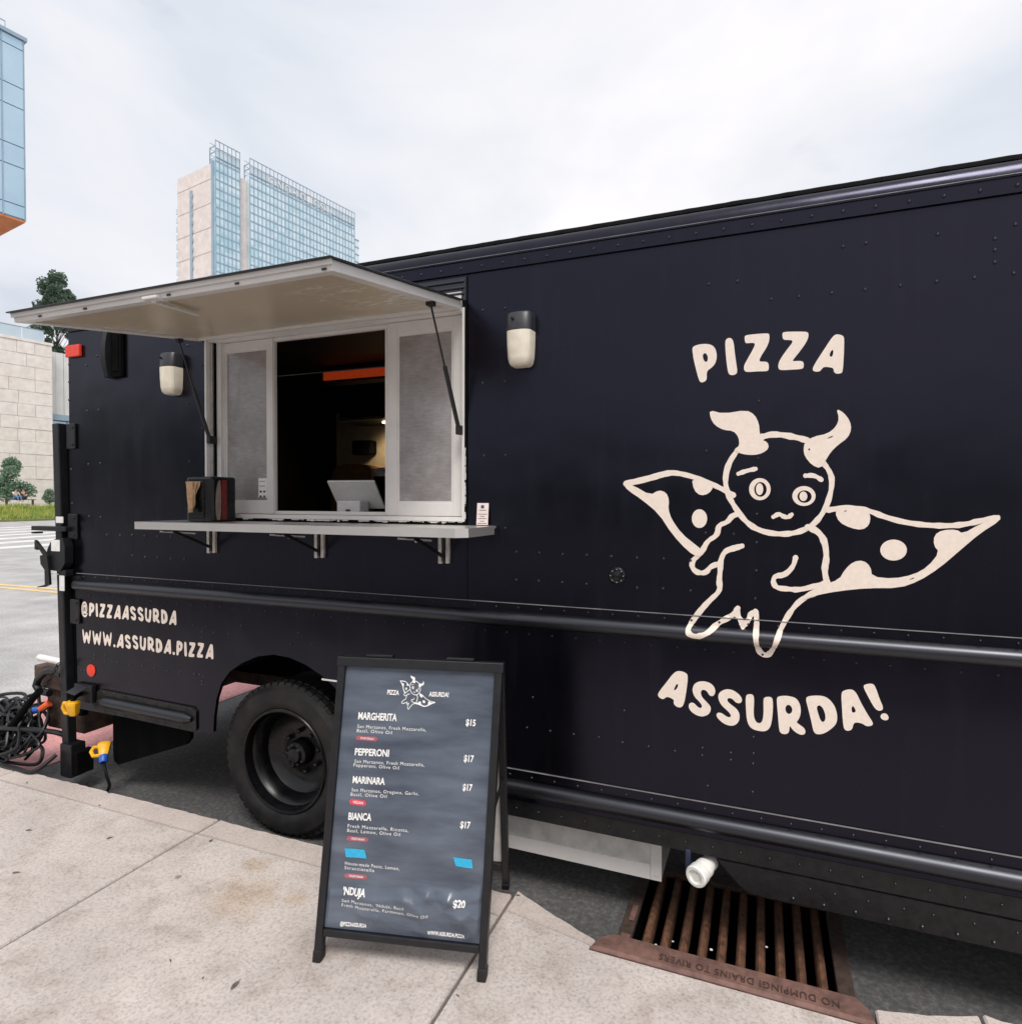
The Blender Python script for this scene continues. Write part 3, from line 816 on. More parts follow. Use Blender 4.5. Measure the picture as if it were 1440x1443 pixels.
Zr(ru, 0, 440, 3.434, [(335, 253), (418, 257), (470, 211), (488, 211), (335, 337), (335, 424), (422, 477), (478, 473), (429, 735), (485, 731), (432, 988), (488, 992), (918, 722), (908, 160), (910, 443), (978, 257), (980, 562), (518, 1077), (582, 1080), (640, 1078), (700, 1082), (761, 1086), (828, 1086), (642, 1178), (703, 1185), (763, 1187), (828, 1193), (893, 1195), (345, 760), (350, 925)], 0.007)
Zr(rl, 0, 820, 3.0, [(818, 185), (875, 190), (905, 215), (855, 210), (855, 237), (968, 220), (1020, 185), (1262, 215), (1228, 265), (1320, 265), (400, 310), (445, 315), (445, 340), (400, 325), (497, 340), (550, 350), (603, 358), (655, 365), (708, 376), (762, 383), (822, 390), (845, 393), (860, 400), (855, 420), (855, 435), (345, 375), (357, 375)], 0.006)
for k in range(9):
    rivet(rl, -3.53 + k * 0.085, 0.635 - k * 0.0013, 0.005, -0.010); rivet(rl, -3.53 + k * 0.085, 0.522 - k * 0.0013, 0.005, -0.010)
for z in (2.63, 2.67, 2.71): rivet(ru, -1.235, z, 0.005, -0.0062)
ru.build('rivets', paint_rail, TR, kind='stuff', fixn=False)
rl.build('rivets', paint_rail, TR, kind='stuff', fixn=False)

# ------------------------------------------------------------------ painted lettering and emblem
def smooth2(l, it=2):
    for _ in range(it):
        o = []
        n = len(l)
        for i in range(n):
            a, b = l[i], l[(i + 1) % n]
            o.append((a[0] * .75 + b[0] * .25, a[1] * .75 + b[1] * .25)); o.append((a[0] * .25 + b[0] * .75, a[1] * .25 + b[1] * .75))
        l = o
    return l
def smooth_open(l, it=2):
    for _ in range(it):
        o = [l[0]]
        for i in range(len(l) - 1):
            a, b = l[i], l[i + 1]
            o.append((a[0] * .75 + b[0] * .25, a[1] * .75 + b[1] * .25)); o.append((a[0] * .25 + b[0] * .75, a[1] * .25 + b[1] * .75))
        o.append(l[-1]); l = o
    return l
def ell(cx, cy, rx, ry, n=20): return [(cx + rx * cos(2 * pi * k / n), cy + ry * sin(2 * pi * k / n)) for k in range(n)]

PIZZA = [
 [[(85,230),(92,212),(130,196),(185,190),(232,196),(262,220),(276,262),(276,310),(262,350),(235,378),(205,398),(197,425),(200,455),(192,480),(165,493),(145,488),(132,455),(115,390),(95,310)], [(165,285),(175,265),(190,263),(204,280),(208,305),(203,328),(190,333),(175,320)]],
 [[(341,180),(350,152),(378,142),(400,155),(410,190),(418,270),(428,340),(438,405),(428,428),(395,437),(370,428),(360,390),(348,290)]],
 [[(492,135),(505,122),(600,112),(675,108),(688,118),(686,170),(665,220),(625,280),(605,325),(625,330),(665,330),(682,345),(683,390),(670,405),(600,405),(510,412),(490,400),(487,365),(510,320),(550,250),(582,185),(540,183),(510,187),(497,180)]],
 [[(787,110),(800,97),(880,95),(975,95),(993,108),(990,145),(965,195),(920,255),(880,305),(866,324),(880,326),(935,323),(955,335),(955,370),(945,387),(860,393),(775,397),(757,385),(755,350),(775,305),(820,240),(880,165),(830,160),(800,160),(790,145)]],
 [[(1165,155),(1195,120),(1225,115),(1265,128),(1271,160),(1268,270),(1260,405),(1245,422),(1210,425),(1190,412),(1187,380),(1150,372),(1110,370),(1090,395),(1075,408),(1040,408),(1023,395),(1028,370),(1070,300),(1120,225)], [(1157,270),(1168,245),(1183,235),(1187,255),(1180,285),(1168,293),(1158,288)]]]
ASSURDA = [
 [[(188,105),(215,95),(250,105),(264,122),(255,200),(242,275),(225,294),(200,288),(185,270),(190,250),(150,232),(132,250),(110,240),(101,225),(110,205),(150,155)], [(188,195),(200,168),(210,165),(210,180),(198,198),(190,200)]],
 [[(285,200),(295,165),(330,150),(370,155),(400,175),(411,205),(400,232),(378,230),(365,205),(345,195),(330,205),(335,235),(365,265),(387,290),(380,325),(345,342),(310,335),(280,315),(265,290),(270,268),(292,265),(310,285),(330,298),(340,285),(325,262),(297,235)]],
 [[(422,240),(430,210),(465,193),(500,197),(535,220),(554,248),(545,270),(520,268),(500,245),(478,240),(470,255),(490,275),(525,300),(540,330),(535,370),(505,392),(465,385),(430,360),(413,335),(420,318),(445,322),(470,342),(490,345),(492,330),(475,310),(440,280)]],
 [[(570,230),(585,220),(610,222),(617,245),(612,330),(622,365),(640,378),(660,370),(667,320),(665,250),(672,236),(705,234),(717,250),(715,330),(705,395),(680,420),(640,418),(600,405),(578,370),(572,300)]],
 [[(735,245),(745,232),(790,228),(840,240),(862,275),(866,320),(855,355),(840,370),(860,385),(888,405),(890,432),(870,440),(845,430),(820,410),(805,385),(803,425),(785,436),(755,430),(748,400),(742,320)], [(782,290),(795,276),(812,282),(822,305),(812,325),(795,327),(784,312)]],
 [[(890,245),(905,230),(970,227),(1010,240),(1045,280),(1060,330),(1058,375),(1030,405),(990,432),(950,437),(932,420),(922,370),(905,300)], [(948,290),(962,278),(980,290),(994,320),(998,355),(985,372),(970,362),(958,325)]],
 [[(1080,215),(1095,200),(1135,193),(1160,210),(1185,265),(1225,335),(1252,375),(1245,390),(1215,393),(1195,378),(1160,370),(1145,380),(1140,408),(1120,418),(1098,412),(1090,380),(1085,300)], [(1135,300),(1140,282),(1150,290),(1160,312),(1150,320),(1138,318)]],
 [[(1196,180),(1210,167),(1250,163),(1265,185),(1285,245),(1305,290),(1300,308),(1275,310),(1255,290),(1230,245)]],
 [[(1287,340),(1300,322),(1325,325),(1336,348),(1325,362),(1300,358)]]]
def letters(data, ox, oy, s, yoff=-0.0012):
    for g_ in data:
        loops = [[(p.x, p.z) for p in (atY(ox + a / s, oy + b / s) for a, b in smooth2(l))] for l in g_]
        MB().prism(loops, lambda u_, v_, d: Vector((u_, yoff, v_)), None).build('letter', cream_paint, TR)
letters(PIZZA, 960, 450, 5.538)
letters(ASSURDA, 900, 920, 3.789)

# the line-drawn emblem: strokes (points, width) and filled shapes, in drawing units
EM_STROKES = [
 ([(445,482),(412,530),(400,590),(412,640),(440,690),(480,740),(530,768),(600,778),(660,770),(710,745),(750,695),(772,630),(776,580),(762,548),(745,528)], 19),
 ([(530,436),(570,425),(640,435),(692,449)], 21),
 ([(430,640),(380,612),(300,578),(235,562),(200,562),(130,583),(55,600)], 20),
 ([(452,705),(425,712),(410,735),(378,745),(375,780),(340,800),(325,830),(310,850),(286,870),(286,895),(305,912),(335,912),(350,890),(378,880)], 18),
 ([(460,818),(435,825),(400,835),(385,870),(385,900),(380,940),(385,975),(345,1010),(310,1050),(277,1095),(274,1116),(300,1130),(340,1120),(380,1085),(430,1060),(446,1036)], 19),
 ([(446,1036),(443,1060),(458,1078),(464,1098)], 19), ([(464,1098),(484,1076),(491,1055),(508,1047)], 19),
 ([(508,1047),(513,1080),(508,1130),(515,1180),(540,1202),(565,1190),(585,1130),(615,1070),(650,1020),(690,992),(740,975)], 19),
 ([(690,752),(725,765),(750,800),(757,860),(748,900),(757,945)], 22),
 ([(648,858),(640,890),(610,920),(575,922),(568,945),(582,965),(620,968),(660,972),(720,957),(760,945)], 18),
 ([(760,692),(830,682),(900,692),(960,717),(1040,738),(1140,748),(1230,745),(1300,728),(1354,718)], 19),
 ([(448,565),(475,555),(508,548)], 15), ([(682,572),(712,570),(738,586)], 16),
 ([(570,716),(590,704),(605,715),(622,718),(634,708)], 15)]
EM_FILLS = [
 [[(347,342),(395,355),(475,342),(505,358),(520,390),(522,420),(528,445),(550,455),(555,475),(535,492),(505,500),(470,498),(443,490),(438,478),(452,465),(448,435),(430,415),(395,412),(365,395),(350,370)]],
 [[(790,338),(815,350),(838,380),(843,410),(830,440),(795,465),(770,490),(755,515),(735,547),(705,535),(680,505),(675,480),(680,455),(710,435),(760,425),(790,400),(800,370)], [(752,444),(780,430),(776,438)], [(690,478),(700,476),(696,486)]],
 [[(45,600),(80,605),(140,640),(170,622),(195,630),(206,655),(203,690),(215,725),(250,775),(300,815),(325,835),(310,860),(270,835),(215,775),(170,705),(110,655),(60,622)]],
 [[(285,580),(340,592),(362,610),(345,635),(315,642),(292,622)]],
 [ell(312, 722, 27, 33)],
 [[(1360,712),(1364,728),(1290,775),(1220,835),(1150,895),(1080,940),(1010,965),(900,965),(800,975),(720,990),(690,1000),(668,1008),(680,985),(740,955),(800,935),(820,900),(850,872),(885,868),(910,890),(915,925),(990,932),(1060,918),(1110,890),(1150,840),(1130,815),(1132,780),(1160,762),(1210,760),(1232,775),(1290,742)], [(1040,936),(1066,926),(1058,934)]],
 [[(785,700),(800,685),(900,695),(910,715),(905,745),(880,762),(840,755),(800,735)], [(815,694),(828,692),(822,699)]],
 [ell(990, 832, 47, 37)],
 [ell(523, 619, 38, 39), ell(525, 620, 22, 26)], [ell(677, 643, 41, 35), ell(679, 645, 25, 22)],
 [ell(522, 619, 13, 21, 14)], [ell(675, 644, 14, 17, 14)]]
def ribbon(pts, w):
    pts = smooth_open(pts, 2)
    L_, R_ = [], []
    n = len(pts)
    for i, p in enumerate(pts):
        a, b = pts[max(0, i - 1)], pts[min(n - 1, i + 1)]
        dx, dy = b[0] - a[0], b[1] - a[1]; q = hypot(dx, dy) or 1
        nx, ny = -dy / q, dx / q
        ww = w / 2 * (1 + 0.12 * sin(i * 0.9 + p[0] * .05) + 0.06 * sin(i * 2.3))
        L_.append((p[0] + nx * ww, p[1] + ny * ww)); R_.append((p[0] - nx * ww, p[1] - ny * ww))
    def cap(p, q, w_):
        a = math.atan2(p[1] - q[1], p[0] - q[0])
        return [(p[0] + w_ / 2 * cos(a + t), p[1] + w_ / 2 * sin(a + t)) for t in (-1.0, -0.5, 0, 0.5, 1.0)]
    return L_, R_, cap(pts[0], pts[1], w), cap(pts[-1], pts[-2], w)
def emblem_mesh(mapf, ystep):
    """mapf(a,b,layer) -> world point"""
    m = MB(); layer = 0
    for pts, w in EM_STROKES:
        L_, R_, c0, c1 = ribbon(pts, w); n = len(L_)
        v = L_ + R_ + c0 + c1
        f = [[i, i + 1, n + i + 1, n + i] for i in range(n - 1)]
        # round ends
        f.append([0, 2 * n, 2 * n + 1, 2 * n + 2, 2 * n + 3, 2 * n + 4, n])
        f.append([n - 1, 2 * n + 9, 2 * n + 8, 2 * n + 7, 2 * n + 6, 2 * n + 5, 2 * n - 1])
        m.add([mapf(a, b, layer * ystep) for a, b in v], f); layer += 1
    for loops in EM_FILLS:
        loops = [smooth2(l, 1) for l in loops]
        m.prism(loops, lambda u_, v_, d: mapf(u_, v_, layer * ystep), None); layer += 1
    return m
def drape(z):
    """how far the paint stands out from the side plane at height z"""
    if 1.213 < z < 1.277:
        t = (z - 1.245) / 0.032
        return 0.0055 + 0.034 * sqrt(max(0.0, 1 - t * t)) + 0.0012
    if 1.163 < z < 1.308: return 0.0062
    if 1.308 <= z < 1.3105: return 0.0092
    return 0.0012
def emap(a, b, off):
    p = atY(860 + a / 2.483, 440 + b / 2.483)
    return Vector((p.x, -off, p.z))
em = emblem_mesh(emap, 0.00012)
bm = bmesh.new()
vv = [bm.verts.new(v) for v in em.v]
for q in em.f:
    try: bm.faces.new([vv[i] for i in q])
    except ValueError: pass
zs = [1.1625, 1.1635, 1.308, 1.3078] + [1.245 + 0.032 * sin(-pi / 2 + pi * k / 14) for k in range(15)] + [1.2125, 1.2775]
for z in sorted(zs):
    bmesh.ops.bisect_plane(bm, geom=bm.verts[:] + bm.edges[:] + bm.faces[:], plane_co=(0, 0, z), plane_no=(0, 0, 1), dist=1e-6)
for q in bm.verts: q.co.y = q.co.y - drape(q.co.z)
me_b = MB().bm(bm)
me_b.build('emblem', cream_paint, TR, fixn=False, label='cream line drawing of a horned figure with spotted wings')

def upright(loops, deg):
    t = radians(deg); c_, s_ = cos(t), sin(t)
    L_ = [[(x * c_ - y * s_, x * s_ + y * c_) for x, y in l] for l in loops]
    xs = [p[0] for p in L_[0]]; ys = [p[1] for p in L_[0]]
    x0, x1, y0, y1 = min(xs), max(xs), min(ys), max(ys)
    return [[((x - x0) / (x1 - x0), (y1 - y) / (y1 - y0)) for x, y in l] for l in L_]
GLY = {'P': (upright(PIZZA[0], 16), .56), 'I': (upright(PIZZA[1], 4), .24), 'Z': (upright(PIZZA[3], 0), .60), 'A': (upright(PIZZA[4], -6), .66), 'S': (upright(ASSURDA[2], -16), .58), 'U': (upright(ASSURDA[3], 3), .60),
       'R': (upright(ASSURDA[4], 5), .62), 'D': (upright(ASSURDA[5], 13), .60), 'W': ([[(0, 1), (.17, 1), (.27, .42), (.42, .84), (.58, .84), (.73, .42), (.83, 1), (1, 1), (.84, .02), (.66, 0), (.5, .46), (.34, 0), (.16, .02)]], .92), '.': ([[(0, 0), (0, .2), (1, .2), (1, 0)]], .2)}
for s_, x0, x1, z in (('@PIZZAASSURDA', -3.731, -2.961, 1.0645), ('WWW.ASSURDA.PIZZA', -3.727, -2.694, 0.9012)):
    adv = [(.66 if c_ == '@' else GLY[c_][1]) + .13 for c_ in s_]; k_ = (x1 - x0) / (sum(adv) - .13); x = x0; H_c = 0.081
    rnd = random.Random(4)
    for c_, a_ in zip(s_, adv):
        w_ = (a_ - .13) * k_; dz = rnd.uniform(-.002, .002)
        if c_ == '@':
            text_part('side_letter', '@', (x, -0.0012, z + 0.012), (w_, 0, 0), (0, 0, 0.066), cream_paint, TR, bold=0.035)
        else:
            lp_ = [[(x + u_ * w_, z + dz + v_ * H_c) for u_, v_ in smooth2(l, 1)] for l in GLY[c_][0]]
            MB().prism(lp_, lambda u_, v_, d: Vector((u_, -0.0012, v_)), None).build('side_letter', cream_paint, TR)
        x += a_ * k_

# ------------------------------------------------------------------ serving window
FY = 0.045                                     # face of the sliding window unit
wf = MB()
wf.box(WX0 + 0.001, WX0 + 0.014, -0.012, 0.10, WZ0, WZ1 - 0.001)                 # left jamb
wf.box(WX1 - 0.012, WX1 - 0.001, -0.006, 0.10, WZ0, WZ1 - 0.001)
wf.box(WX0 + 0.0145, WX1 - 0.0125, -0.006, 0.10, WZ1 - 0.016, WZ1 - 0.002)
wf.box(WX0 + 0.0145, WX1 - 0.0125, -0.010, 0.10, WZ0 + 0.001, WZ0 + 0.020)
jamb = wf.build('window_jamb', white_frame, TR)
MB().box(WX0 + 0.015, WX0 + 0.030, 0.012, 0.09, WZ0 + 0.021, WZ1 - 0.017).build('jamb_strip', alu, TR)
MB().box(WX0 + 0.031, WX0 + 0.040, 0.022, 0.09, WZ0 + 0.021, WZ1 - 0.017).build('jamb_gasket', black_matte, TR)
MB().box(WX0 + 0.041, WX0 + 0.07, 0.030, 0.09, WZ0 + 0.021, WZ1 - 0.017).build('jamb_strip', white_frame, TR)
def sash(x0, x1, z0, z1, gx0, gx1, gz0, gz1, y):
    s_ = MB()
    s_.box(x0, gx0, y, y + 0.022, z0, z1, 0.002); s_.box(gx1, x1, y, y + 0.022, z0, z1, 0.002)
    s_.box(gx0, gx1, y + 0.0004, y + 0.0216, gz1, z1, 0.002); s_.box(gx0, gx1, y + 0.0004, y + 0.0216, z0, gz0, 0.002)
    # inner stepped bead
    e = 0.010
    s_.box(gx0, gx0 + e, y + 0.006, y + 0.018, gz0, gz1); s_.box(gx1 - e, gx1, y + 0.006, y + 0.018, gz0, gz1)
    s_.box(gx0 + e, gx1 - e, y + 0.0062, y + 0.0178, gz1 - e, gz1); s_.box(gx0 + e, gx1 - e, y + 0.0062, y + 0.0178, gz0, gz0 + e)
    # raised outer lip
    s_.box(x0 + 0.004, x0 + 0.010, y - 0.006, y + 0.001, z0 + 0.004, z1 - 0.004); s_.box(x1 - 0.010, x1 - 0.004, y - 0.006, y + 0.001, z0 + 0.004, z1 - 0.004)
    fr_ = s_.build('window_frame', white_frame, TR)
    MB().box(gx0 + 0.001, gx1 - 0.001, y + 0.0125, y + 0.0150, gz0 + 0.001, gz1 - 0.001).build('window_pane', film, fr_)
    return fr_
def pz(x, y, Y=FY): return atY(x, y, Y)
a, b = pz(316, 500), pz(377, 704)
o1, o2 = pz(309, 490), pz(387, 716)
sz0, sz1 = WZ0 + 0.022, WZ1 - 0.018
sash(o1.x, o2.x, sz0, sz1, a.x, b.x, 1.738, 2.530, FY)
a, b = pz(560, 476), pz(639, 706)
o1, o2 = pz(544, 468), pz(651, 722)
sash(o1.x, WX1 - 0.014, sz0, sz1, a.x, b.x, 1.735, 2.520, FY - 0.008)
OPL, OPR = pz(387.5, 700).x, pz(544, 700).x
MB().box(OPL + 0.001, OPR - 0.001, FY, FY + 0.022, sz1 - 0.018, sz1).build('window_track', white_frame, TR)
MB().box(OPL + 0.001, OPR - 0.001, FY, FY + 0.022, sz0, sz0 + 0.016).build('window_track', white_frame, TR)
MB().box(OPL + 0.001, OPR - 0.001, FY + 0.02, FY + 0.024, 2.28 + 0.10, 2.384).build('inner_rail', lamp_house, TR)
# black sealant and bare chipped edges round the opening
sl = MB()
sl.box(WX0 - 0.006, WX1 + 0.012, -0.005, -0.0006, WZ0 - 0.028, WZ0 - 0.0005)
sl.box(WX1 + 0.0005, WX1 + 0.011, -0.005, -0.0006, WZ0, WZ1 + 0.03)
sl.build('window_sealant', black_matte, TR)
ch = MB()
for k in range(46):
    x = WX0 + 0.05 + random.random() * (WX1 - WX0 - 0.06)
    w_ = random.uniform(0.006, 0.05)
    ch.box(x, min(x + w_, WX1), -0.0066 - random.random() * 0.0006, -0.0052, WZ0 - random.uniform(0.002, 0.010), WZ0 - 0.0002)
for k in range(40):
    z = WZ0 + random.random() * 0.32
    ch.box(WX1 + 0.0008, WX1 + random.uniform(0.003, 0.008), -0.0066 - random.random() * 0.0006, -0.0052, z, z + random.uniform(0.004, 0.03))
ch.build('chipped_edge', chip, TR, kind='stuff')
# sticker on the left pane
a, b = pz(364, 674, FY + 0.01), pz(377, 701, FY + 0.01)
stk = MB().box(a.x, b.x - 0.004, FY + 0.0112, FY + 0.0119, b.z, a.z).build('sticker', paper, TR)
for r_ in range(4):
    for c_ in range(2 if r_ > 1 else 1):
        xx = a.x + 0.008 + c_ * 0.024; zz = a.z - 0.014 - r_ * 0.025
        MB().box(xx, xx + (0.014 if r_ > 1 else 0.036), FY + 0.0104, FY + 0.0109, zz - (0.010 if r_ > 1 else 0.003), zz).build('printed_mark', ink, stk)

# ------------------------------------------------------------------ interior
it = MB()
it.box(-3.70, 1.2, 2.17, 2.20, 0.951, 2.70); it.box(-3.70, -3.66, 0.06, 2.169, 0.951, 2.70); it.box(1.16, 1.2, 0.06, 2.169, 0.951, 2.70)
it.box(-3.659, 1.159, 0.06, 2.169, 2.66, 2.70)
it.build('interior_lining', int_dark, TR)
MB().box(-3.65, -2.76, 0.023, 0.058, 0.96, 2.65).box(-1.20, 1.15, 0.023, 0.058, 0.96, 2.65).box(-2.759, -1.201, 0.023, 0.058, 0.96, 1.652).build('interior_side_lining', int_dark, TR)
# inside ledge
MB().box(-2.70, -1.24, 0.101, 0.36, 1.655, 1.672).build('inside_ledge', steel, TR)
IY = 1.9
a, b = atY(474, 582, IY), atY(620, 720, IY)
MB().box(a.x, b.x, IY, IY + 0.02, b.z - 0.5, a.z).build('splashback', int_steel, TR)
a, b = atY(478, 575, IY - 0.35), atY(640, 585, IY - 0.35)
hood = MB()
hood.box(a.x, b.x, IY - 0.35, IY - 0.01, b.z, b.z + 0.30)
hood.build('hood', int_dark, TR)
hb = MB().box(a.x, b.x, IY - 0.362, IY - 0.351, b.z, b.z + 0.022).build('hood_edge', alu, TR)
HSY = 1.05
a, b = atY(452, 516, HSY), atY(640, 530, HSY)
MB().box(a.x + 0.03, b.x, HSY - 0.012, HSY - 0.001, atY(540, 529.5, HSY).z, atY(540, 517, HSY).z).build('heat_strip', heat, TR)
MB().box(a.x, b.x, HSY, HSY + 0.12, atY(540, 533, HSY).z, atY(540, 513, HSY).z + 0.01).build('upper_shelf', int_dark, TR)
# work lamp under the hood
lp = MB().lathe([(0, 0.001), (0.0, 0.05), (0.03, 0.05), (0.04, 0.02)], (atY(540, 590, IY - .2).x + .05, IY - 0.2, atY(478, 585, IY - 0.35).z - 0.06), (0, 0, 1), 16)
lampmat = mat('lit work lamp', (0.9, 0.8, 0.6), 0.5, emit=((1.0, 0.80, 0.55), 3.0))
lpo = lp.build('hood_lamp', lampmat, TR)
ld = bpy.data.lights.new('hood_lamp_light', 'SPOT'); ld.spot_size = radians(125); ld.spot_blend = 0.6; ld.energy = 5.0; ld.color = (1.0, 0.78, 0.5); ld.shadow_soft_size = 0.06
lo_ = bpy.data.objects.new('hood_lamp_light', ld); C.objects.link(lo_)
lo_.rotation_euler = Vector((0.0, -0.55, 0.83)).to_track_quat('Z', 'Y').to_euler()
lo_.location = (atY(540, 590, IY - .2).x + .05, IY - 0.25, atY(478, 585, IY - 0.35).z - 0.10)
# black pump holder on the splashback, counter behind
a, b = atY(497, 621, IY - 0.08), atY(524, 640, IY - 0.08)
MB().box(a.x, b.x, IY - 0.10, IY - 0.001, b.z, a.z, 0.015).build('wall_dispenser', black_matte, TR)
a = atY(470, 702, 1.35)
MB().box(-3.2, 0.9, 1.35, IY - 0.01, 1.25, a.z - 0.27).build('work_counter', steel, TR)
CZ = a.z - 0.27

# ------------------------------------------------------------------ awning
AXL, AXR = -2.772, -1.232
HYa, HZ = -0.012, 2.598
OY, OZ = -0.893, 2.466
ax_ = Vector((0, OY - HYa, OZ - HZ)); AL = ax_.length; ad_ = ax_.normalized()
an_ = Vector((0, -ad_.z, ad_.y)); an_ = an_ if an_.z > 0 else -an_
def aw(x, t, h): return Vector((x, HYa, HZ)) + ad_ * t + an_ * h
amt = Matrix(((1, 0, 0), tuple(ad_), tuple(an_))).transposed().to_4x4(); amt.translation = Vector((0, HYa, HZ))
aw_skin = MB().box(AXL - 0.012, AXR + 0.012, 0.0, AL + 0.02, 0.0205, 0.026, 0.002, 0, amt).build('awning_skin', paint_rail, TR)
ff = MB()
ff.box(AXL, AXR, AL - 0.045, AL, -0.015, 0.020, 0.002, 0, amt); ff.box(AXL, AXR, 0.0, 0.040, -0.015, 0.020, 0.002, 0, amt)
ff.box(AXL, AXL + 0.040, 0.0402, AL - 0.0452, -0.0145, 0.0195, 0.002, 0, amt); ff.box(AXR - 0.040, AXR, 0.0402, AL - 0.0452, -0.0145, 0.0195, 0.002, 0, amt)
ff.box(AXL - 0.004, AXR + 0.004, AL + 0.0005, AL + 0.008, 0.004, 0.0203, 0.001, 0, amt)
MB_f = ff.build('awning_frame', white_frame, TR)
MB().box(AXL + 0.041, AXR - 0.041, 0.041, AL - 0.046, -0.004, 0.012, 0, 0, amt).build('awning_lining', awn_mat, TR)
for x in (-2.62, -2.36, -1.93, -1.62, -1.27):
    q = MB().box(x, x + 0.018, AL + 0.001, AL + 0.004, -0.010, -0.003, 0.001, 0, amt); q.build('latch_catch', lamp_house, TR)
# latch handle on the lining
h0, h1 = None, None
def aw_hit(x, y, h=-0.02):
    return atP(x, y, aw(0, 0, h), an_)
p0, p1 = aw_hit(216, 424), aw_hit(279, 443)
hm = MB(); hm.bar(p0, p1, 0.016, 0.012, an_, 0, 0.003); hm.box(-0.035, 0.035, -0.018, 0.018, -0.006, 0.006, 0.003, 0, Matrix.Translation(p0 + an_ * 0.008))
hm.build('awning_handle', white_frame, TR)
# hinge tube
hg = MB(); hg.tube([(AXL, -0.010, 2.628), (AXR, -0.010, 2.628)], 0.007, 8); hg.box(AXL, AXR, -0.010, -0.0008, 2.592, 2.66)
hg.build('awning_hinge', alu_dull, TR)
# gas struts
for (ta, tb, X0, X1) in (((252, 479), (309, 619), AXL + 0.02, WX0 + 0.045), ((607, 438), (645, 606), AXR - 0.02, WX1 - 0.02)):
    A = atX(*ta, X0); A = Vector((X0, A.y, HZ + (A.y - HYa) * (ad_.z / ad_.y) - 0.026))
    Bp = atY(*tb, -0.02); Bp = Vector((X1, -0.02, Bp.z))
    s_ = MB(); mid_ = A.lerp(Bp, 0.47)
    s_.tube([A, mid_], 0.0045, 8); rod = s_.build('strut_rod', black_metal, TR)
    s2 = MB().tube([mid_, Bp], 0.0095, 10).build('gas_strut', black_metal, TR)
    e = MB().box(-0.012, 0.012, -0.012, 0.030, -0.02, 0.02, 0.003, 0, Matrix.Translation(Bp)); e.build('strut_bracket', black_metal, TR)
    e = MB().box(-0.016, 0.016, -0.016, 0.016, -0.012, 0.012, 0.003, 0, Matrix.Translation(A + Vector((0, 0, 0.006)))); e.build('strut_bracket', black_metal, TR)

# ------------------------------------------------------------------ wall lamps, marker lights, vent
def wall_lamp(xc, z0, z1):
    zs_ = z0 + (z1 - z0) * 0.655
    def sec(z, w, d):                               # D-shaped section
        return [(xc - w / 2, -0.0006, z)] + [(xc - w / 2 * cos(t), -0.012 - d * sin(t) ** 0.38, z) for t in [pi * k / 12 for k in range(1, 12)]] + [(xc + w / 2, -0.0006, z)]
    def loft(rows, name, mt, parent):
        v = [p for r in rows for p in r]; n = len(rows[0]); f = []
        for i in range(len(rows) - 1):
            for k in range(n): f.append([i * n + k, i * n + (k + 1) % n, (i + 1) * n + (k + 1) % n, (i + 1) * n + k])
        f.append(list(range(n))[::-1]); f.append([(len(rows) - 1) * n + k for k in range(n)])
        return MB().add(v, f, 0, True).build(name, mt, parent, sharp=50)
    hs = loft([sec(zs_ + 0.002, .114, .062), sec(z1 - .010, .112, .058), sec(z1, .106, .050)], 'lamp_housing', lamp_house, TR)
    MB().lathe([(0, 0.001), (0.0, 0.007), (0.004, 0.006)], (xc - 0.02, -0.0725, z1 - 0.03), (0, -1, 0), 8).build('lamp_sensor', black_metal, hs)
    H = zs_ - z0
    loft([sec(z0, .060, .030), sec(z0 + H * .03, .080, .044), sec(z0 + H * .10, .094, .053), sec(z0 + H * .25, .103, .058), sec(z0 + H * .6, .109, .061), sec(zs_, .112, .062)], 'lamp_lens', lamp_lens, TR)
wall_lamp(-0.948, 2.307, 2.528)
wall_lamp(-2.955, 2.312, 2.530)
MB().box(-3.825, -3.703, -0.020, -0.0006, 2.584, 2.653, 0.004).build('marker_light', red_plastic, TR)
rf = MB().lathe([(0, 0.0), (0, 0.036), (0.004, 0.036), (0.006, 0.030), (0.006, 0.0001)], (-3.650, -0.001, 0.745), (0, -1, 0), 28).build('round_reflector', red_plastic, TR)
vt = MB()
prof = [(-3.476, -0.001), (-3.470, -0.045), (-3.452, -0.062), (-3.434, -0.050), (-3.430, -0.001)]
v = []; rows_ = 9
for i in range(rows_):
    t = i / (rows_ - 1); z = 2.440 + 0.262 * t; bow = 1 - (2 * t - 1) ** 2
    v += [(x, y * (0.75 + 0.35 * bow), z) for x, y in prof]
n_ = len(prof); f = []
for i in range(rows_ - 1):
    for k in range(n_): f.append([i * n_ + k, i * n_ + (k + 1) % n_, (i + 1) * n_ + (k + 1) % n_, (i + 1) * n_ + k])
f += [list(range(n_)), [(rows_ - 1) * n_ + k for k in range(n_)]]
vt.add(v, f, 0, True); vt.build('vent_scoop', black_metal, TR)
MB().box(-3.425, -3.352, -0.022, -0.0006, 2.440, 2.700, 0.004).box(-3.412, -3.366, -0.027, -0.023, 2.47, 2.67, 0.002).build('vent_plate', black_matte, TR)
# round filler cap
p = atY(870, 811)
kc = MB().lathe([(0, 0.001), (0, 0.033), (0.008, 0.034), (0.014, 0.028), (0.012, 0.022), (0.018, 0.018), (0.021, 0.001)], (p.x, -0.0006, p.z), (0, -1, 0), 28)
kc.build('filler_cap', rim_black, TR)
for k in range(8):
    a = 2 * pi * k / 8
    MB().ico((p.x + 0.026 * cos(a), -0.012, p.z + 0.026 * sin(a)), 0.0035, 1).build('cap_screw', alu, TR)

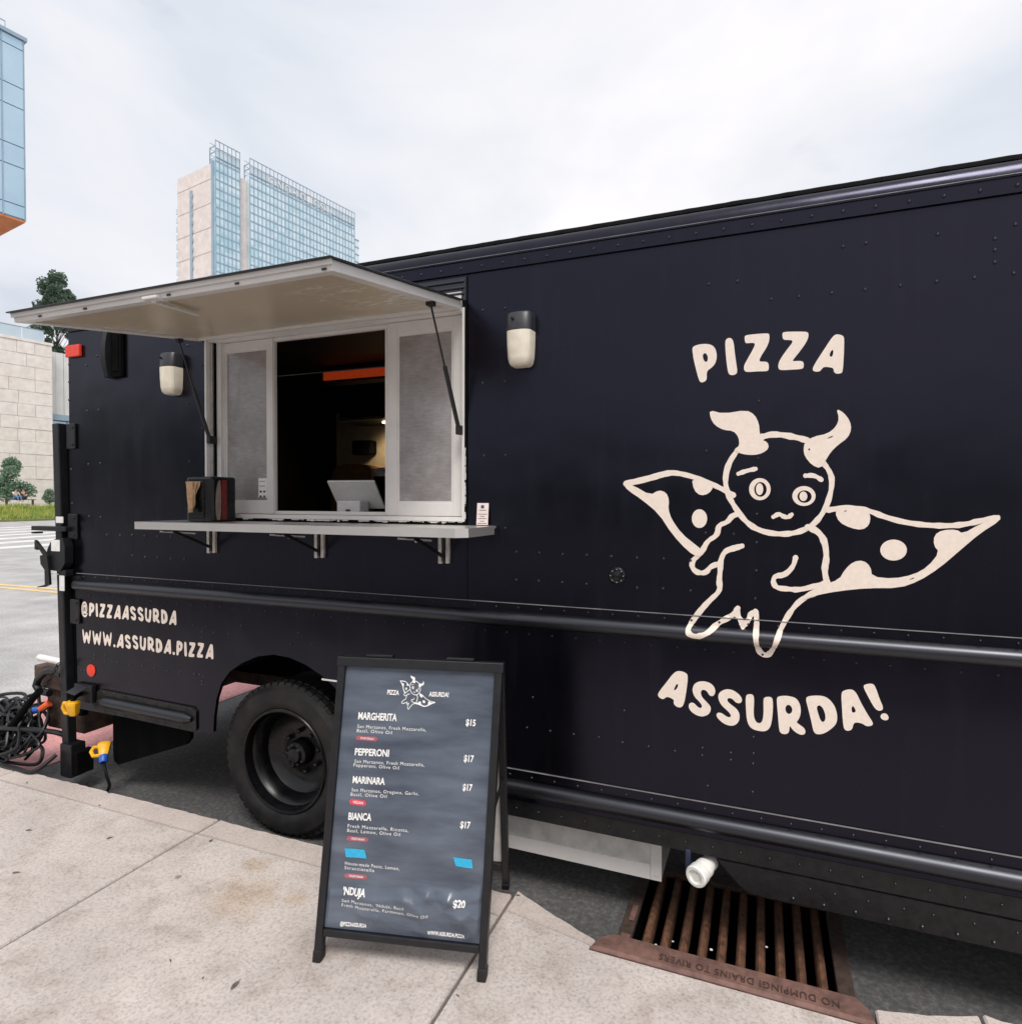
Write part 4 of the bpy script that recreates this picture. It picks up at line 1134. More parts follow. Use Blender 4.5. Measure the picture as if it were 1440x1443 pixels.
# ------------------------------------------------------------------ fold-out shelf and brackets
SH = 1.640
sh = MB()
sp_ = [(-2.885, 0.0), (-2.885, -0.285), (-2.860, -0.312), (-1.105, -0.312), (-1.066, -0.272), (-1.066, -0.0)]
sh.prism([sp_[::-1]], lambda u_, v_, d: Vector((u_, v_ - 0.0065, SH - d)), 0.010)
lip = [(-2.885, -0.02), (-2.885, -0.285), (-2.860, -0.312), (-1.105, -0.312), (-1.066, -0.272), (-1.066, -0.02)]
for i in range(len(lip) - 1):
    a, b = lip[i], lip[i + 1]
    dx, dy = b[0] - a[0], b[1] - a[1]; q = hypot(dx, dy); nx, ny = -dy / q * 0.003, dx / q * 0.003
    if i == 0: nx, ny = abs(nx), ny
    c2 = (-2.0, -0.1)
    if (nx * (c2[0] - a[0]) + ny * (c2[1] - a[1])) < 0: nx, ny = -nx, -ny
    sh.add([(a[0], a[1] - .0065, SH - .0101), (b[0], b[1] - .0065, SH - .0101), (b[0] + nx, b[1] + ny - .0065, SH - .0101), (a[0] + nx, a[1] + ny - .0065, SH - .0101), (a[0], a[1] - .0065, SH - .036), (b[0], b[1] - .0065, SH - .036), (b[0] + nx, b[1] + ny - .0065, SH - .036), (a[0] + nx, a[1] + ny - .0065, SH - .036)], [[0, 1, 2, 3], [4, 7, 6, 5], [0, 4, 5, 1], [1, 5, 6, 2], [2, 6, 7, 3], [3, 7, 4, 0]])
shelf = sh.build('serving_shelf', steel, TR)
for xb in (-2.685, -1.988, -1.310):
    b_ = MB()
    b_.box(xb - 0.030, xb - 0.012, -0.022, -0.0006, 1.468, 1.600, 0.002); b_.box(xb + 0.004, xb + 0.022, -0.018, -0.0006, 1.470, 1.602, 0.002)
    br = b_.build('shelf_bracket', galv, TR)
    MB().box(xb - 0.010, xb + 0.002, -0.024, -0.006, 1.480, 1.600).bar((xb - 0.006, -0.02, 1.50), (xb - 0.03, -0.22, 1.592), 0.010, 0.014).box(xb - 0.04, xb - 0.02, -0.27, -0.03, 1.592, 1.6035).build('folding_arm', black_metal, br)
    MB().bar((xb - 0.10, -0.24, 1.59), (xb - 0.02, -0.10, 1.575), 0.006, 0.008).ico((xb - 0.06, -0.16, 1.575), 0.008, 1).build('latch_spring', alu_dull, br)

# ------------------------------------------------------------------ wheels
WC = Vector((-2.285, 0.058, 0.402))
TRAD = 0.402
def make_wheel(c, parent, mirror=1):
    R0, RR = TRAD, 0.265
    ax = (0, mirror, 0)
    ty = MB()
    prof = [(0.012, RR - 0.004), (0.000, RR + 0.010), (-0.010, RR + 0.035), (-0.014, RR + 0.065), (-0.008, RR + 0.09), (-0.006, RR + 0.10), (0.012, R0 - 0.022), (0.030, R0 - 0.006), (0.06, R0 - 0.004), (0.16, R0 - 0.004), (0.19, R0 - 0.006), (0.21, R0 - 0.025), (0.235, RR + 0.07), (0.225, RR + 0.02), (0.20, RR - 0.004)]
    ty.lathe(prof, c, ax, 72)
    tyre = ty.build('tyre', rubber, parent)
    # shoulder tread blocks
    tb = MB(); n = 54
    for k in range(n):
        for (o, h0_, h1_, r0, r1) in ((0.0, 0.002, 0.050, R0 - 0.028, R0 + 0.001), (0.5, 0.056, 0.105, R0 - 0.01, R0 + 0.001)):
            t0 = 2 * pi * (k + o) / n; dt = 2 * pi / n * 0.33
            v = []
            for hh, rr_ in ((h0_ + 0.012, r0), (h1_, r0), (h1_, r1), (h0_ + 0.018, r1)):
                for tt in (t0 - dt, t0 + dt):
                    v.append(Vector(c) + Vector((rr_ * cos(tt), mirror * hh, rr_ * sin(tt))))
            tb.add(v, [[0, 1, 3, 2], [2, 3, 5, 4], [4, 5, 7, 6], [6, 7, 1, 0], [0, 2, 4, 6], [1, 7, 5, 3]])
    tb.build('tread_blocks', rubber, tyre, kind='stuff')
    rm = MB()
    rm.lathe([(0.016, RR - 0.002), (-0.002, RR + 0.006), (-0.007, RR + 0.001), (-0.003, RR - 0.010), (0.020, RR - 0.016), (0.045, RR - 0.020), (0.062, RR - 0.038), (0.105, RR - 0.050), (0.125, RR - 0.052), (0.155, RR - 0.085), (0.165, 0.12), (0.16, 0.09), (0.155, 0.001)], c, ax, 56)
    rim = rm.build('rim', rim_black, parent)
    hb_ = MB().lathe([(0.16, 0.072), (0.11, 0.068), (0.095, 0.062), (0.09, 0.045), (0.075, 0.036), (0.072, 0.001)], c, ax, 24).build('hub', rim_black, rim)
    for k in range(8):
        a = 2 * pi * k / 8 + 0.2
        MB().lathe([(0.165, 0.012), (0.135, 0.012), (0.132, 0.008), (0.130, 0.0005)], Vector(c) + Vector((0.108 * cos(a), 0, 0.108 * sin(a))), ax, 6, smooth=False).build('lug_nut', black_metal, rim)
    for k in range(10):
        a = 2 * pi * k / 10
        MB().lathe([(0.10, 0.006), (0.088, 0.006), (0.087, 0.0005)], Vector(c) + Vector((0.052 * cos(a), 0, 0.052 * sin(a))), ax, 6, smooth=False).build('hub_bolt', lamp_house, rim)
    return tyre
# a wheel is tyre (> tread) and rim (> hub, nuts); the outer and inner of the pair, and the far pair
def wheel(c, mirror=1):
    t = make_wheel(c, TR, mirror)
wheel(WC)
for yy in (WC.y + 0.29, TW - 0.30 - 0.29):
    MB().lathe([(0.0, 0.2), (0.0, 0.27), (-0.012, 0.33), (0.02, TRAD - 0.01), (0.2, TRAD - 0.01), (0.23, 0.33), (0.22, 0.2)], (WC.x, yy, WC.z), (0, 1, 0), 48, closed=True).build('inner_tyre', rubber, TR)
MB().lathe([(0.0, 0.02), (0.0, 0.27), (-0.012, 0.33), (0.02, TRAD - 0.01), (0.2, TRAD - 0.01), (0.23, 0.33), (0.22, 0.02)], (WC.x, TW - 0.30, WC.z), (0, 1, 0), 48, closed=True).build('far_tyre', rubber, TR)
MB().tube([(WC.x, WC.y + 0.17, WC.z), (WC.x, TW - 0.3, WC.z)], 0.07, 12).build('axle', black_matte, TR)
# wheel well
ww = MB()
arc = [(p[0] - 0.006 if p[0] < -2.29 else p[0] + 0.006, p[1] + 0.006) for p in arch_pts[4:-1]] + [(-1.834, 0.40)]
n_ = len(arc)
ww.add([(x, 0.0205, z) for x, z in arc] + [(x, 0.72, z) for x, z in arc], [[i, i + 1, n_ + i + 1, n_ + i] for i in range(n_ - 1)], 0, True)
ww.add([(-3.05, 0.7205, 0.66), (-1.82, 0.7205, 0.60), (-1.82, 0.7205, 1.0), (-3.05, 0.7205, 1.0)], [[0, 1, 2, 3]])
ww.build('wheel_well', black_matte, TR)
# chassis, boxes and flaps below
MB().box(XL + 0.03, XR - 0.1, 0.73, 0.81, 0.62, 0.80).box(XL + 0.03, XR - 0.1, 1.47, 1.55, 0.62, 0.80).build('chassis_rail', black_matte, TR)
MB().box(-3.75, -2.85, 0.86, 0.98, 0.47, 0.55).build('chassis_beam', wood, TR)
MB().box(XL + 0.04, -2.86, 0.03, TW - 0.03, 0.80, 0.88).box(-1.72, XR - 0.05, 0.03, TW - 0.03, 0.72, 0.88).build('underfloor', black_matte, TR)
MB().prism([[(-3.612, 0.50), (-3.612, 0.205), (-3.600, 0.175), (-3.570, 0.160), (-3.02, 0.362), (-2.985, 0.40), (-2.98, 0.50)][::-1]], XZ(0.10, 1), 0.025).build('side_flap', black_matte, TR)
ub = MB()
ub.box(-1.83, -0.376, 0.105, 0.60, 0.197, 0.62)
UB = ub.build('aluminium_locker', alu_dull, TR)
MB().box(-1.83, -0.420, 0.098, 0.1045, 0.195, 0.255, 0.001).box(-0.419, -0.374, 0.098, 0.1045, 0.195, 0.398, 0.001).build('locker_flange', white_frame, UB)
for z in (0.215, 0.36): 
    for x in (-0.40, -0.388): MB().ico((x, 0.0975, z), 0.003, 1).build('locker_rivet', alu_dull, UB)
MB().box(-0.30, XR - 0.2, 0.30, 1.9, 0.24, 0.50).build('under_tank', black_matte, TR)
# drain pipe with white capped valve
vb = Vector((-0.165, 0.085, 0.352)); vd = Vector((-0.36, -0.90, -0.06)).normalized()
MB().tube([(-0.12, 0.30, 0.40), vb, vb + vd * 0.05], 0.026, 14).build('drain_pipe', black_matte, TR)
vv_ = MB()
vv_.lathe([(0.04, 0.001), (0.04, 0.030), (0.085, 0.030), (0.088, 0.036), (0.105, 0.036), (0.108, 0.031), (0.125, 0.031), (0.128, 0.040), (0.160, 0.041), (0.166, 0.037), (0.166, 0.027), (0.154, 0.025), (0.154, 0.014), (0.160, 0.012), (0.160, 0.001)], vb, vd, 26)
VV = vv_.build('drain_valve', pvc, TR)
vp = vb + vd * 0.095
MB().bar(vp + Vector((-0.03, 0, 0.0)), vp + Vector((-0.062, 0.0, 0.004)), 0.016, 0.016).bar(vp + Vector((-0.058, 0, -0.045)), vp + Vector((-0.060, 0.0, 0.062)), 0.020, 0.013, (0, 1, 0), 0, 0.004).build('valve_handle', mat('dark blue handle', (0.02, 0.025, 0.06), 0.4, noise=(30, 0.2, 3)), VV)

# ------------------------------------------------------------------ rear lift gate on the truck
PB = Vector((-3.842, -0.003, 0.15)); PT = Vector((-3.908, -0.003, 2.20))
MB().bar(PB, PT, 0.055, 0.055, (0, 1, 0), 0, 0.006).build('lift_gate_post', black_metal, TR)
def px_box(name, x0, y0, x1, y1, Y, t, mt, bev=0.004, parent=TR):
    a, b = atY(x0, y0, Y), atY(x1, y1, Y)
    return MB().box(a.x, b.x, Y, Y + t, b.z, a.z, bev).build(name, mt, parent)
for (x0, y0, x1, y1) in ((93, 597, 105, 632), (95, 724, 108, 760), (98, 844, 111, 880)):
    h_ = px_box('hinge_plate', x0, y0, x1, y1, -0.014, 0.0134, black_metal)
    for fx, fy in ((0.7, 0.16), (0.7, 0.84)):
        q = atY(x0 + (x1 - x0) * fx, y0 + (y1 - y0) * fy, -0.016); MB().ico(q, 0.007, 1).build('hinge_bolt', black_metal, h_)
px_box('lift_arm', 43.5, 741, 92, 749, -0.05, 0.05, black_metal)
px_box('lift_arm_tip', 44, 749.3, 48.5, 752, -0.05, 0.05, black_metal, 0.001)
px_box('warning_label', 78.5, 728, 88.5, 737, -0.0665, 0.004, white_paint, 0.0)
# lift mechanism: rounded housing, hook lever
hs = [(64, 790), (66, 775), (72, 762), (80, 758.5), (91, 758), (91, 806), (66, 803), (63, 797)]
hp_ = [(p.x, p.z) for p in (atY(x, y, -0.055) for x, y in smooth2(hs, 1))]
LH = MB().prism([hp_], XZ(-0.055, 1), 0.05).build('lift_housing', black_metal, TR)
px_box('warning_label', 72, 760.5, 84, 777, -0.0575, 0.002, white_paint, 0.0, LH)
hk = [(48.5, 761), (50.5, 762), (66, 783), (68, 802), (69.5, 824), (62, 827.5), (52, 828), (52, 827), (63, 824), (62.5, 803), (57, 795), (56, 783), (60, 782), (53, 771), (51.5, 775), (48.5, 774)]
hp_ = [(p.x, p.z) for p in (atY(x, y, -0.075) for x, y in hk)]
MB().prism([hp_], XZ(-0.075, 1), 0.014).build('lift_lever', black_metal, TR)
px_box('lift_bracket', 82, 803, 92, 813, -0.05, 0.05, black_metal)
px_box('lift_link', 66, 808, 85, 810, -0.05, 0.008, alu_dull, 0.0)
px_box('reflector_strip', 83.5, 811, 90.5, 833, -0.0645, 0.003, white_paint, 0.0)
# foot of the post and folded platform behind the truck
px_box('post_foot', 84, 1048, 100, 1098, -0.05, 0.09, black_metal, 0.006)
px_box('post_foot', 100.5, 1060, 109, 1094, -0.04, 0.10, black_matte, 0.006)
pf = MB().box(-4.28, -3.86, 0.06, 1.9, 0.56, 0.70, 0.01); PF = pf.build('lift_platform', wood, TR)
MB().box(-4.22, -3.87, 0.10, 1.85, 0.30, 0.545, 0.01).build('platform_box', wood, TR)
MB().tube([(-4.17, 0.03, 0.765), (-3.90, 0.03, 0.755)], 0.020, 12).build('platform_tube', white_paint, TR)
loop = [atY(x, y, 0.02) for x, y in ((88, 950), (74, 945), (64, 947), (54, 957), (51, 966), (56, 974), (70, 977))]
MB().tube(loop, 0.022, 10).build('platform_end_guard', black_metal, TR)
# inlet box with flap on the side
px_box('inlet_box', 104, 963, 129, 992, -0.028, 0.0275, black_metal, 0.004)
a = atY(103, 976, -0.085)
MB().bar(atY(99, 978, -0.095), atY(117, 967, -0.03), 0.105, 0.006, (0, 0, 1), 0, 0.001).build('inlet_flap', lamp_house, TR)

# ------------------------------------------------------------------ power plugs and cables
def plug(loc, rz, rx, label, name='power_plug', extra=None):
    P = root(name, loc, label, 'plug', None)
    m = MB()
    rows = [(0.000, .020, .017), (.012, .026, .022), (.035, .029, .026), (.060, .034, .030), (.075, .036, .031), (.085, .030, .027)]
    v = []; n = 10
    for (h, a, b) in rows:
        for k in range(n):
            t = 2 * pi * k / n
            v.append((a * math.copysign(abs(cos(t)) ** .6, cos(t)), b * math.copysign(abs(sin(t)) ** .6, sin(t)), h))
    f = []
    for i in range(len(rows) - 1):
        for k in range(n): f.append([i * n + k, i * n + (k + 1) % n, (i + 1) * n + (k + 1) % n, (i + 1) * n + k])
    f += [list(range(n))[::-1], [(len(rows) - 1) * n + k for k in range(n)]]
    mt = Matrix.Translation(loc) @ Matrix.Rotation(rz, 4, 'Z') @ Matrix.Rotation(rx, 4, 'X')
    m.add([mt @ Vector(p) for p in v], f, 0, True); m.build('plug_body', yellow, P)
    # moulded grip handle
    g_ = MB()
    pts_ = [mt @ Vector(p) for p in ((-.020, 0, .070), (-.052, 0, .072), (-.062, 0, .045), (-.050, 0, .012), (-.020, 0, .010))]
    g_.tube(pts_, 0.011, 8); g_.build('grip_handle', yellow, P)
    return P, mt
a = atY(104, 1008, -0.075)
P1, m1 = plug(a, 0.3, 0.10, 'yellow power plug hanging under the flap beside the red round reflector')
a = atY(146, 1066, -0.03)
P2, m2_ = plug(a, 0.9, -1.0, 'yellow power plug with blue collar hanging below the rear bumper plate')
MB().lathe([(-0.045, .015), (-0.035, .022), (0.0, .024), (0.004, .018)], a, (m2_.to_3x3() @ Vector((0, 0, 1))), 14).build('blue_collar', blue, P2)
q = [a + Vector((0, 0, -0.04)), a + Vector((0.02, 0.0, -0.10)), Vector((a.x + 0.03, -0.02, 0.09)), Vector((a.x - 0.02, -0.05, 0.03)), Vector((a.x - 0.14, -0.07, 0.022)), Vector((a.x - 0.30, -0.06, 0.022)), Vector((-4.15, -0.02, 0.022))]
def catmull(p, k=8):
    p = [Vector(x) for x in p]; o = []
    for i in range(len(p) - 1):
        p0, p1, p2, p3 = p[max(0, i - 1)], p[i], p[i + 1], p[min(len(p) - 1, i + 2)]
        for j in range(k):
            t = j / k
            o.append(0.5 * ((2 * p1) + (p2 - p0) * t + (2 * p0 - 5 * p1 + 4 * p2 - p3) * t * t + (3 * p1 - p0 - 3 * p2 + p3) * t ** 3))
    return o + [p[-1]]
MB().tube(catmull(q), 0.009, 8).build('plug_cord', cable, P2)
a1 = atY(108, 984, -0.05)
MB().tube(catmull([m1 @ Vector((0, 0, 0.084)), m1 @ Vector((0, 0.02, 0.10)), atY(112, 978, -0.03)]), 0.014, 8).build('plug_neck', black_matte, P1)

# tangled cable heap hung over the kerb behind the truck
ch_ = root('cable_heap', (-4.35, -0.02, 0.0), 'tangled heap of black cables piled on the kerb behind the truck', 'cable')
rnd = random.Random(3)
for k in range(42):
    cx, cy = -4.38 + rnd.uniform(-.16, .14), -0.06 + rnd.uniform(-.05, .08)
    rx, rz = rnd.uniform(.11, .26), rnd.uniform(.05, .14)
    cz = 0.165 + rz * 0.95 + rnd.uniform(0, .08)
    ph = rnd.uniform(0, 6.28); tl = rnd.uniform(-.5, .5)
    pts_ = []
    for j in range(11):
        t = ph + 2 * pi * j / 11 * rnd.uniform(.96, 1.04)
        wob = 1 + rnd.uniform(-.32, .28)
        px_, pz_ = rx * cos(t) * wob, rz * sin(t) * wob
        pts_.append((cx + px_ * cos(tl * .3), cy + px_ * tl * .4 + pz_ * .5 + rnd.uniform(-.02, .02), max(0.166, cz + pz_ + px_ * tl * .25)))
    pts_.append(pts_[0])
    MB().tube(catmull(pts_, 6), rnd.choice((0.0075, 0.009, 0.0105)), 7).build('cable_loop', cable, ch_)
MB().tube(catmull([(-4.62, -0.05, .25), (-4.35, -0.10, .34), (-4.10, -0.08, .36), (-3.93, -0.03, .35), (-3.88, 0.03, .30)]), 0.016, 8).build('cable_loop', cable, ch_)
MB().tube(catmull([(-4.60, -0.05, .20), (-4.30, -0.16, .17), (-4.05, -0.17, .165), (-3.92, -0.16, .166), (-3.86, -0.07, .24)]), 0.012, 8).build('cable_loop', cable, ch_)
# chain and sling from the platform
chn = root('chain', (-4.0, -0.05, 0.9), 'dark steel chain hanging from the lift post to the black sling', 'chain')
cp = [atY(x, y, -0.06) for x, y in ((85, 932), (80, 940), (74, 950), (68, 960), (62, 968), (54, 976))]
cp = catmull(cp, 6)
acc = 0.0; k = 0; last = cp[0]
for i in range(1, len(cp)):
    acc += (cp[i] - last).length; last = cp[i]
    if acc > 0.026:
        acc = 0; d = (cp[i] - cp[i - 1]).normalized()
        side = d.cross(Vector((0, 1, 0))).normalized() if k % 2 else d.cross(Vector((1, 0, 0.3))).normalized()
        ring_ = [cp[i] + d * (0.018 * cos(t)) + side * (0.010 * sin(t)) for t in [2 * pi * j / 12 for j in range(13)]]
        MB().tube(ring_, 0.0032, 5).build('link', black_metal, chn); k += 1
sl_ = MB().tube(catmull([atY(x, y, -0.09) for x, y in ((56, 974), (46, 985), (32, 1003), (16, 1024), (2, 1036), (-20, 1058))]), [0.020] * 41, 9)
sl_.thing('lifting_sling', black_matte, 'thick black strap slanting down from the chain to the cable heap', 'strap')
oc = root('cable_connector', atY(60, 1000, -0.02), 'orange and blue cable connector lying by the lift platform', 'connector')
A0, A1, A2 = atY(70, 991, 0.03), atY(56, 1000, 0.0), atY(46, 1002, -0.01)
MB().tube([A0, A1], [0.022, 0.017], 10).build('orange_body', orange, oc)
MB().tube([A1, A2], [0.018, 0.022], 10).build('blue_ring', blue, oc)
MB().tube(catmull([A1, A1 + Vector((0.03, -0.02, -0.06)), A1 + Vector((0.06, -0.03, -0.14)), A1 + Vector((0.02, -0.04, -0.22)), A1 + Vector((-0.06, -0.05, -0.30))]), 0.009, 7).build('lead', cable, oc)

# ------------------------------------------------------------------ things on the shelf and inside
nd = root('napkin_dispenser', (-2.60, -0.15, SH), 'black napkin dispenser with brown napkins on the serving shelf', 'dispenser')
a = atX(289, 729, -2.66)
NX0, NX1, NY0, NY1, NZ = -2.645, -2.475, -0.205, -0.055, SH + 0.222
MB().box(NX0, NX1, NY0, NY1, SH + 0.0005, NZ, 0.012).build('case', rim_black, nd)
MB().box(NX0 + 0.012, NX1 - 0.05, NY0 - 0.004, NY0 + 0.004, SH + 0.02, NZ - 0.02, 0.006).build('face_plate', rim_black, nd)
nk = MB()
# a crumpled napkin bunch pulled out of the face
for j, (w_, h_, oy_) in enumerate(((0.092, 0.125, 0.004), (0.074, 0.135, 0.014), (0.046, 0.15, 0.024))):
    v = []; nx_, nz_ = 6, 7
    for iz in range(nz_):
        for ix in range(nx_):
            t = iz / (nz_ - 1); s_ = ix / (nx_ - 1)
            x = NX0 + 0.056 + (s_ - 0.5) * w_ * (1 - 0.62 * t) + 0.003 * sin(iz * 1.3 + j) + 0.012 * t * (j - 1)
            z = NZ - 0.025 - t * h_
            y = NY0 - 0.006 - oy_ - 0.012 * sin(s_ * pi) * (0.4 + t) - 0.004 * sin(ix * 2.1 + iz * 1.3 + j * 2)
            v.append((x, y, z))
    nk.add(v, [[r * nx_ + c_, r * nx_ + c_ + 1, (r + 1) * nx_ + c_ + 1, (r + 1) * nx_ + c_] for r in range(nz_ - 1) for c_ in range(nx_ - 1)], 0, True)
nk.build('napkins', napkin, nd)
sw = MB()
for i in range(7):
    pass
wnd = [(NX1 + 0.0015, NY0 + 0.02, SH + .012), (NX1 + 0.0015, NY0 + 0.06, SH + .012), (NX1 + 0.0015, NY0 + 0.06, NZ - .014), (NX1 + 0.0015, NY0 + 0.045, NZ - .014)]
pl = [(NY0 + 0.020, SH + 0.010), (NY0 + 0.052, SH + 0.010), (NY0 + 0.050, NZ - 0.016), (NY0 + 0.034, NZ - 0.02), (NY0 + 0.018, SH + 0.12)]
MB().prism([smooth2(pl, 1)], lambda u_, v_, d: Vector((NX1 + 0.0012 + d, u_, v_)), 0.003).build('side_strip', mat('brown metal', (0.36, 0.27, 0.23), 0.35, metal=0.5, noise=(20, 0.2, 3)), nd)
MB().box(NX1 + 0.0010, NX1 + 0.0025, NY0 + 0.056, NY0 + 0.088, SH + 0.012, NZ - 0.016).build('red_label', mat('dark red label', (0.16, 0.016, 0.014), 0.35, noise=(20, 0.2, 3)), nd)

a, b = atY(673, 712, -0.004), atY(689, 741, -0.004)
cdm = Matrix.Translation(((a.x + b.x) / 2, -0.016, SH + 0.0035)) @ Matrix.Rotation(-0.10, 4, 'X')
W_, H_ = (b.x - a.x), (a.z - b.z) + 0.006
cr = root('leaflet_card', ((a.x + b.x) / 2, -0.016, SH), 'small pale pink card leaning on the wall at the shelf end', 'card')
MB().box(-W_ / 2, W_ / 2, -0.001, 0.001, 0, H_, 0, 0, cdm).build('card', mat('pink card', (0.74, 0.62, 0.60), 0.6, noise=(40, .05, 3)), cr)
MB().box(-0.008, 0.006, -0.0017, -0.0012, H_ * .76, H_ * .90, 0, 0, cdm).build('printed_mark', ink, cr)
for k, (w_, zz) in enumerate(((.6, .66), (.8, .48), (.4, .38), (.7, .28), (.4, .16), (.8, .06))): MB().box(-W_ * w_ / 2, W_ * w_ / 2, -0.0017, -0.0012, H_ * zz, H_ * zz + 0.0022, 0, 0, cdm).build('printed_mark', ink, cr)

LZ = 1.672
tb_ = root('tablet_register', (-1.80, 0.22, LZ), 'white tablet till on a stand behind the serving hatch', 'tablet')
def tablet():
    # stand
    a, b = atY(474, 700, 0.16), atY(507, 718, 0.16)
    cx = (a.x + b.x) / 2; w_ = abs(b.x - a.x)
    s_ = MB().box(cx - w_ / 2, cx + w_ / 2, 0.16, 0.24, LZ + 0.0005, LZ + 0.075, 0.008); so = s_.build('stand', tablet_mat, tb_)
    MB().box(cx - 0.014, cx + 0.014, 0.1585, 0.1598, LZ + 0.014, LZ + 0.030, 0).build('stand_mark', ink, so)
    c_ = Vector((cx + 0.012, 0.215, LZ + 0.105))
    mt = Matrix.Translation(c_) @ Matrix.Rotation(0.10, 4, 'Z') @ Matrix.Rotation(radians(40), 4, 'X')
    MB().box(-0.135, 0.135, -0.006, 0.006, -0.092, 0.092, 0.0055, 0, mt, 3).build('tablet', tablet_mat, tb_)
tablet()
a, b = atY(414, 712, 0.2), atY(472, 716, 0.2)
MB().box(a.x, b.x, 0.16, 0.33, LZ + 0.0005, LZ + 0.016, 0.002).thing('order_board', ply, 'pale wooden board lying on the hatch ledge beside the tablet till', 'board')
# brown box and black jar on the back counter
a, b = atY(472, 655, 1.5), atY(530, 700, 1.5)
bxm = MB(); bxm.prism([smooth2([(a.x, CZ), (b.x, CZ), (b.x, a.z - 0.05), (b.x - 0.05, a.z), (a.x + 0.07, a.z), (a.x, a.z - 0.07)], 1)], XZ(1.45, 1), 0.25)
bxm.thing('cardboard_carton', cardboard, 'brown rounded carton on the back counter inside the truck', 'carton')
p = atY(537, 690, 1.45)
jr = root('black_canister', (p.x + 0.02, 1.45, CZ), 'dark lidded canister beside the brown carton inside the truck', 'canister')
h_ = atY(537, 666, 1.45).z - CZ
MB().lathe([(0, 0.001), (0, 0.07), (h_ - 0.03, 0.07), (h_ - 0.03, 0.001)], (p.x + 0.02, 1.45, CZ + 0.0005), (0, 0, 1), 20).build('jar', black_matte, jr)
MB().lathe([(h_ - 0.03, 0.001), (h_ - 0.03, 0.075), (h_, 0.075), (h_ + 0.03, 0.05), (h_ + 0.04, 0.001)], (p.x + 0.02, 1.45, CZ + 0.001), (0, 0, 1), 20).build('lid', alu_dull, jr)

# ================================================================== menu board
sgL, sgA, sgW, sgS, sgH, sgK = Vector((-1.4337, -0.7429, KZ)), 0.23432, 0.6064, 0.15, 1.0229, 0.0311
su = Vector((cos(sgA), sin(sgA), 0)); sn = Vector((-sin(sgA), cos(sgA), 0))
sv = (sn * sgS + su * sgK + Vector((0, 0, sgH))); SVL = sv.length; sv.normalize()
snm = su.cross(sv).normalized()                       # towards the viewer
if snm.dot(CAM - sgL) < 0: snm = -snm
MS = root('menu_board', sgL + su * sgW / 2 + sn * 0.25, 'black A-frame sandwich board with slate pizza menu on the sidewalk', 'menu board')
def sg(u_, v_, h=0.0): return sgL + su * u_ + sv * v_ + snm * h
def sg_hit(X, Y):                                     # drawing position on the board -> point on its face
    return atP(430 + X / 2.9433, 910 + Y / 2.9433, sgL + snm * 0.0, snm)
fw = 0.027
RV0, RV1 = 0.085, 0.109
sm = Matrix((su, sv, snm)).transposed().to_4x4(); sm.translation = sgL
def sbox(m, u0, u1, v0, v1, h0, h1, bev=0.003): return m.box(u0, u1, v0, v1, h0, h1, bev, 0, sm)
for u0 in (0.0, sgW - fw):
    m = MB(); sbox(m, u0, u0 + fw, 0.035, SVL, -0.030, 0.008); m.build('frame_upright', black_metal, MS)
    m = MB(); sbox(m, u0 - 0.002, u0 + fw + 0.002, 0.0, 0.040, -0.032, 0.010, 0.004); m.build('rubber_foot', rubber, MS)
m = MB(); sbox(m, fw + 0.0005, sgW - fw - 0.0005, RV0, RV1, -0.028, 0.007); m.build('frame_rail', black_metal, MS)
m = MB(); sbox(m, -0.004, sgW + 0.004, SVL - 0.030, SVL + 0.004, -0.034, 0.011); m.build('frame_rail', black_metal, MS)
m = MB(); sbox(m, 0.10, 0.20, SVL + 0.0045, SVL + 0.014, -0.03, -0.004, 0.002); m.build('top_hinge', black_metal, MS)
m = MB(); sbox(m, 0.40, 0.50, SVL + 0.0045, SVL + 0.014, -0.03, -0.004, 0.002); m.build('top_hinge', black_metal, MS)
m = MB(); sbox(m, fw, sgW - fw, RV1 + 0.001, SVL - 0.031, -0.024, -0.012, 0); m.build('backing_panel', black_matte, MS)
# crumpled poster sheet
PU0, PU1, PV0, PV1 = fw + 0.0005, sgW - fw - 0.0005, RV1 + 0.0015, SVL - 0.0315
from mathutils import noise as mnoise
def uv_of(p):
    d = p - sgL; c_ = su.dot(sv); x, y = d.dot(su), d.dot(sv)
    b_ = (y - c_ * x) / (1 - c_ * c_); return (x - c_ * b_, b_)
FOLDS = [([(70, 622), (150, 632), (232, 632)], .010, .006), ([(60, 755), (150, 735)], .012, .004), ([(340, 642), (470, 668), (660, 662), (740, 690), (830, 640), (900, 662), (985, 668), (1060, 700), (1240, 640)], .016, .011),
         ([(660, 662), (760, 715), (800, 760), (795, 920)], .014, .007), ([(985, 668), (950, 735), (1080, 798), (1145, 765), (1190, 800), (1240, 790)], .013, .010), ([(345, 765), (450, 800)], .007, .005),
         ([(480, 800), (620, 830), (745, 868)], .008, .005), ([(1080, 798), (1150, 900)], .014, .006), ([(830, 640), (790, 760)], .010, .006), ([(900, 662), (960, 735)], .012, -.005)]
FOLDS = [([uv_of(atP(440 + X / 5.143, 1140 + Y / 5.143, sgL, snm)) for X, Y in pts], w_ * 1.7, a_ * 1.25) for pts, w_, a_ in FOLDS]
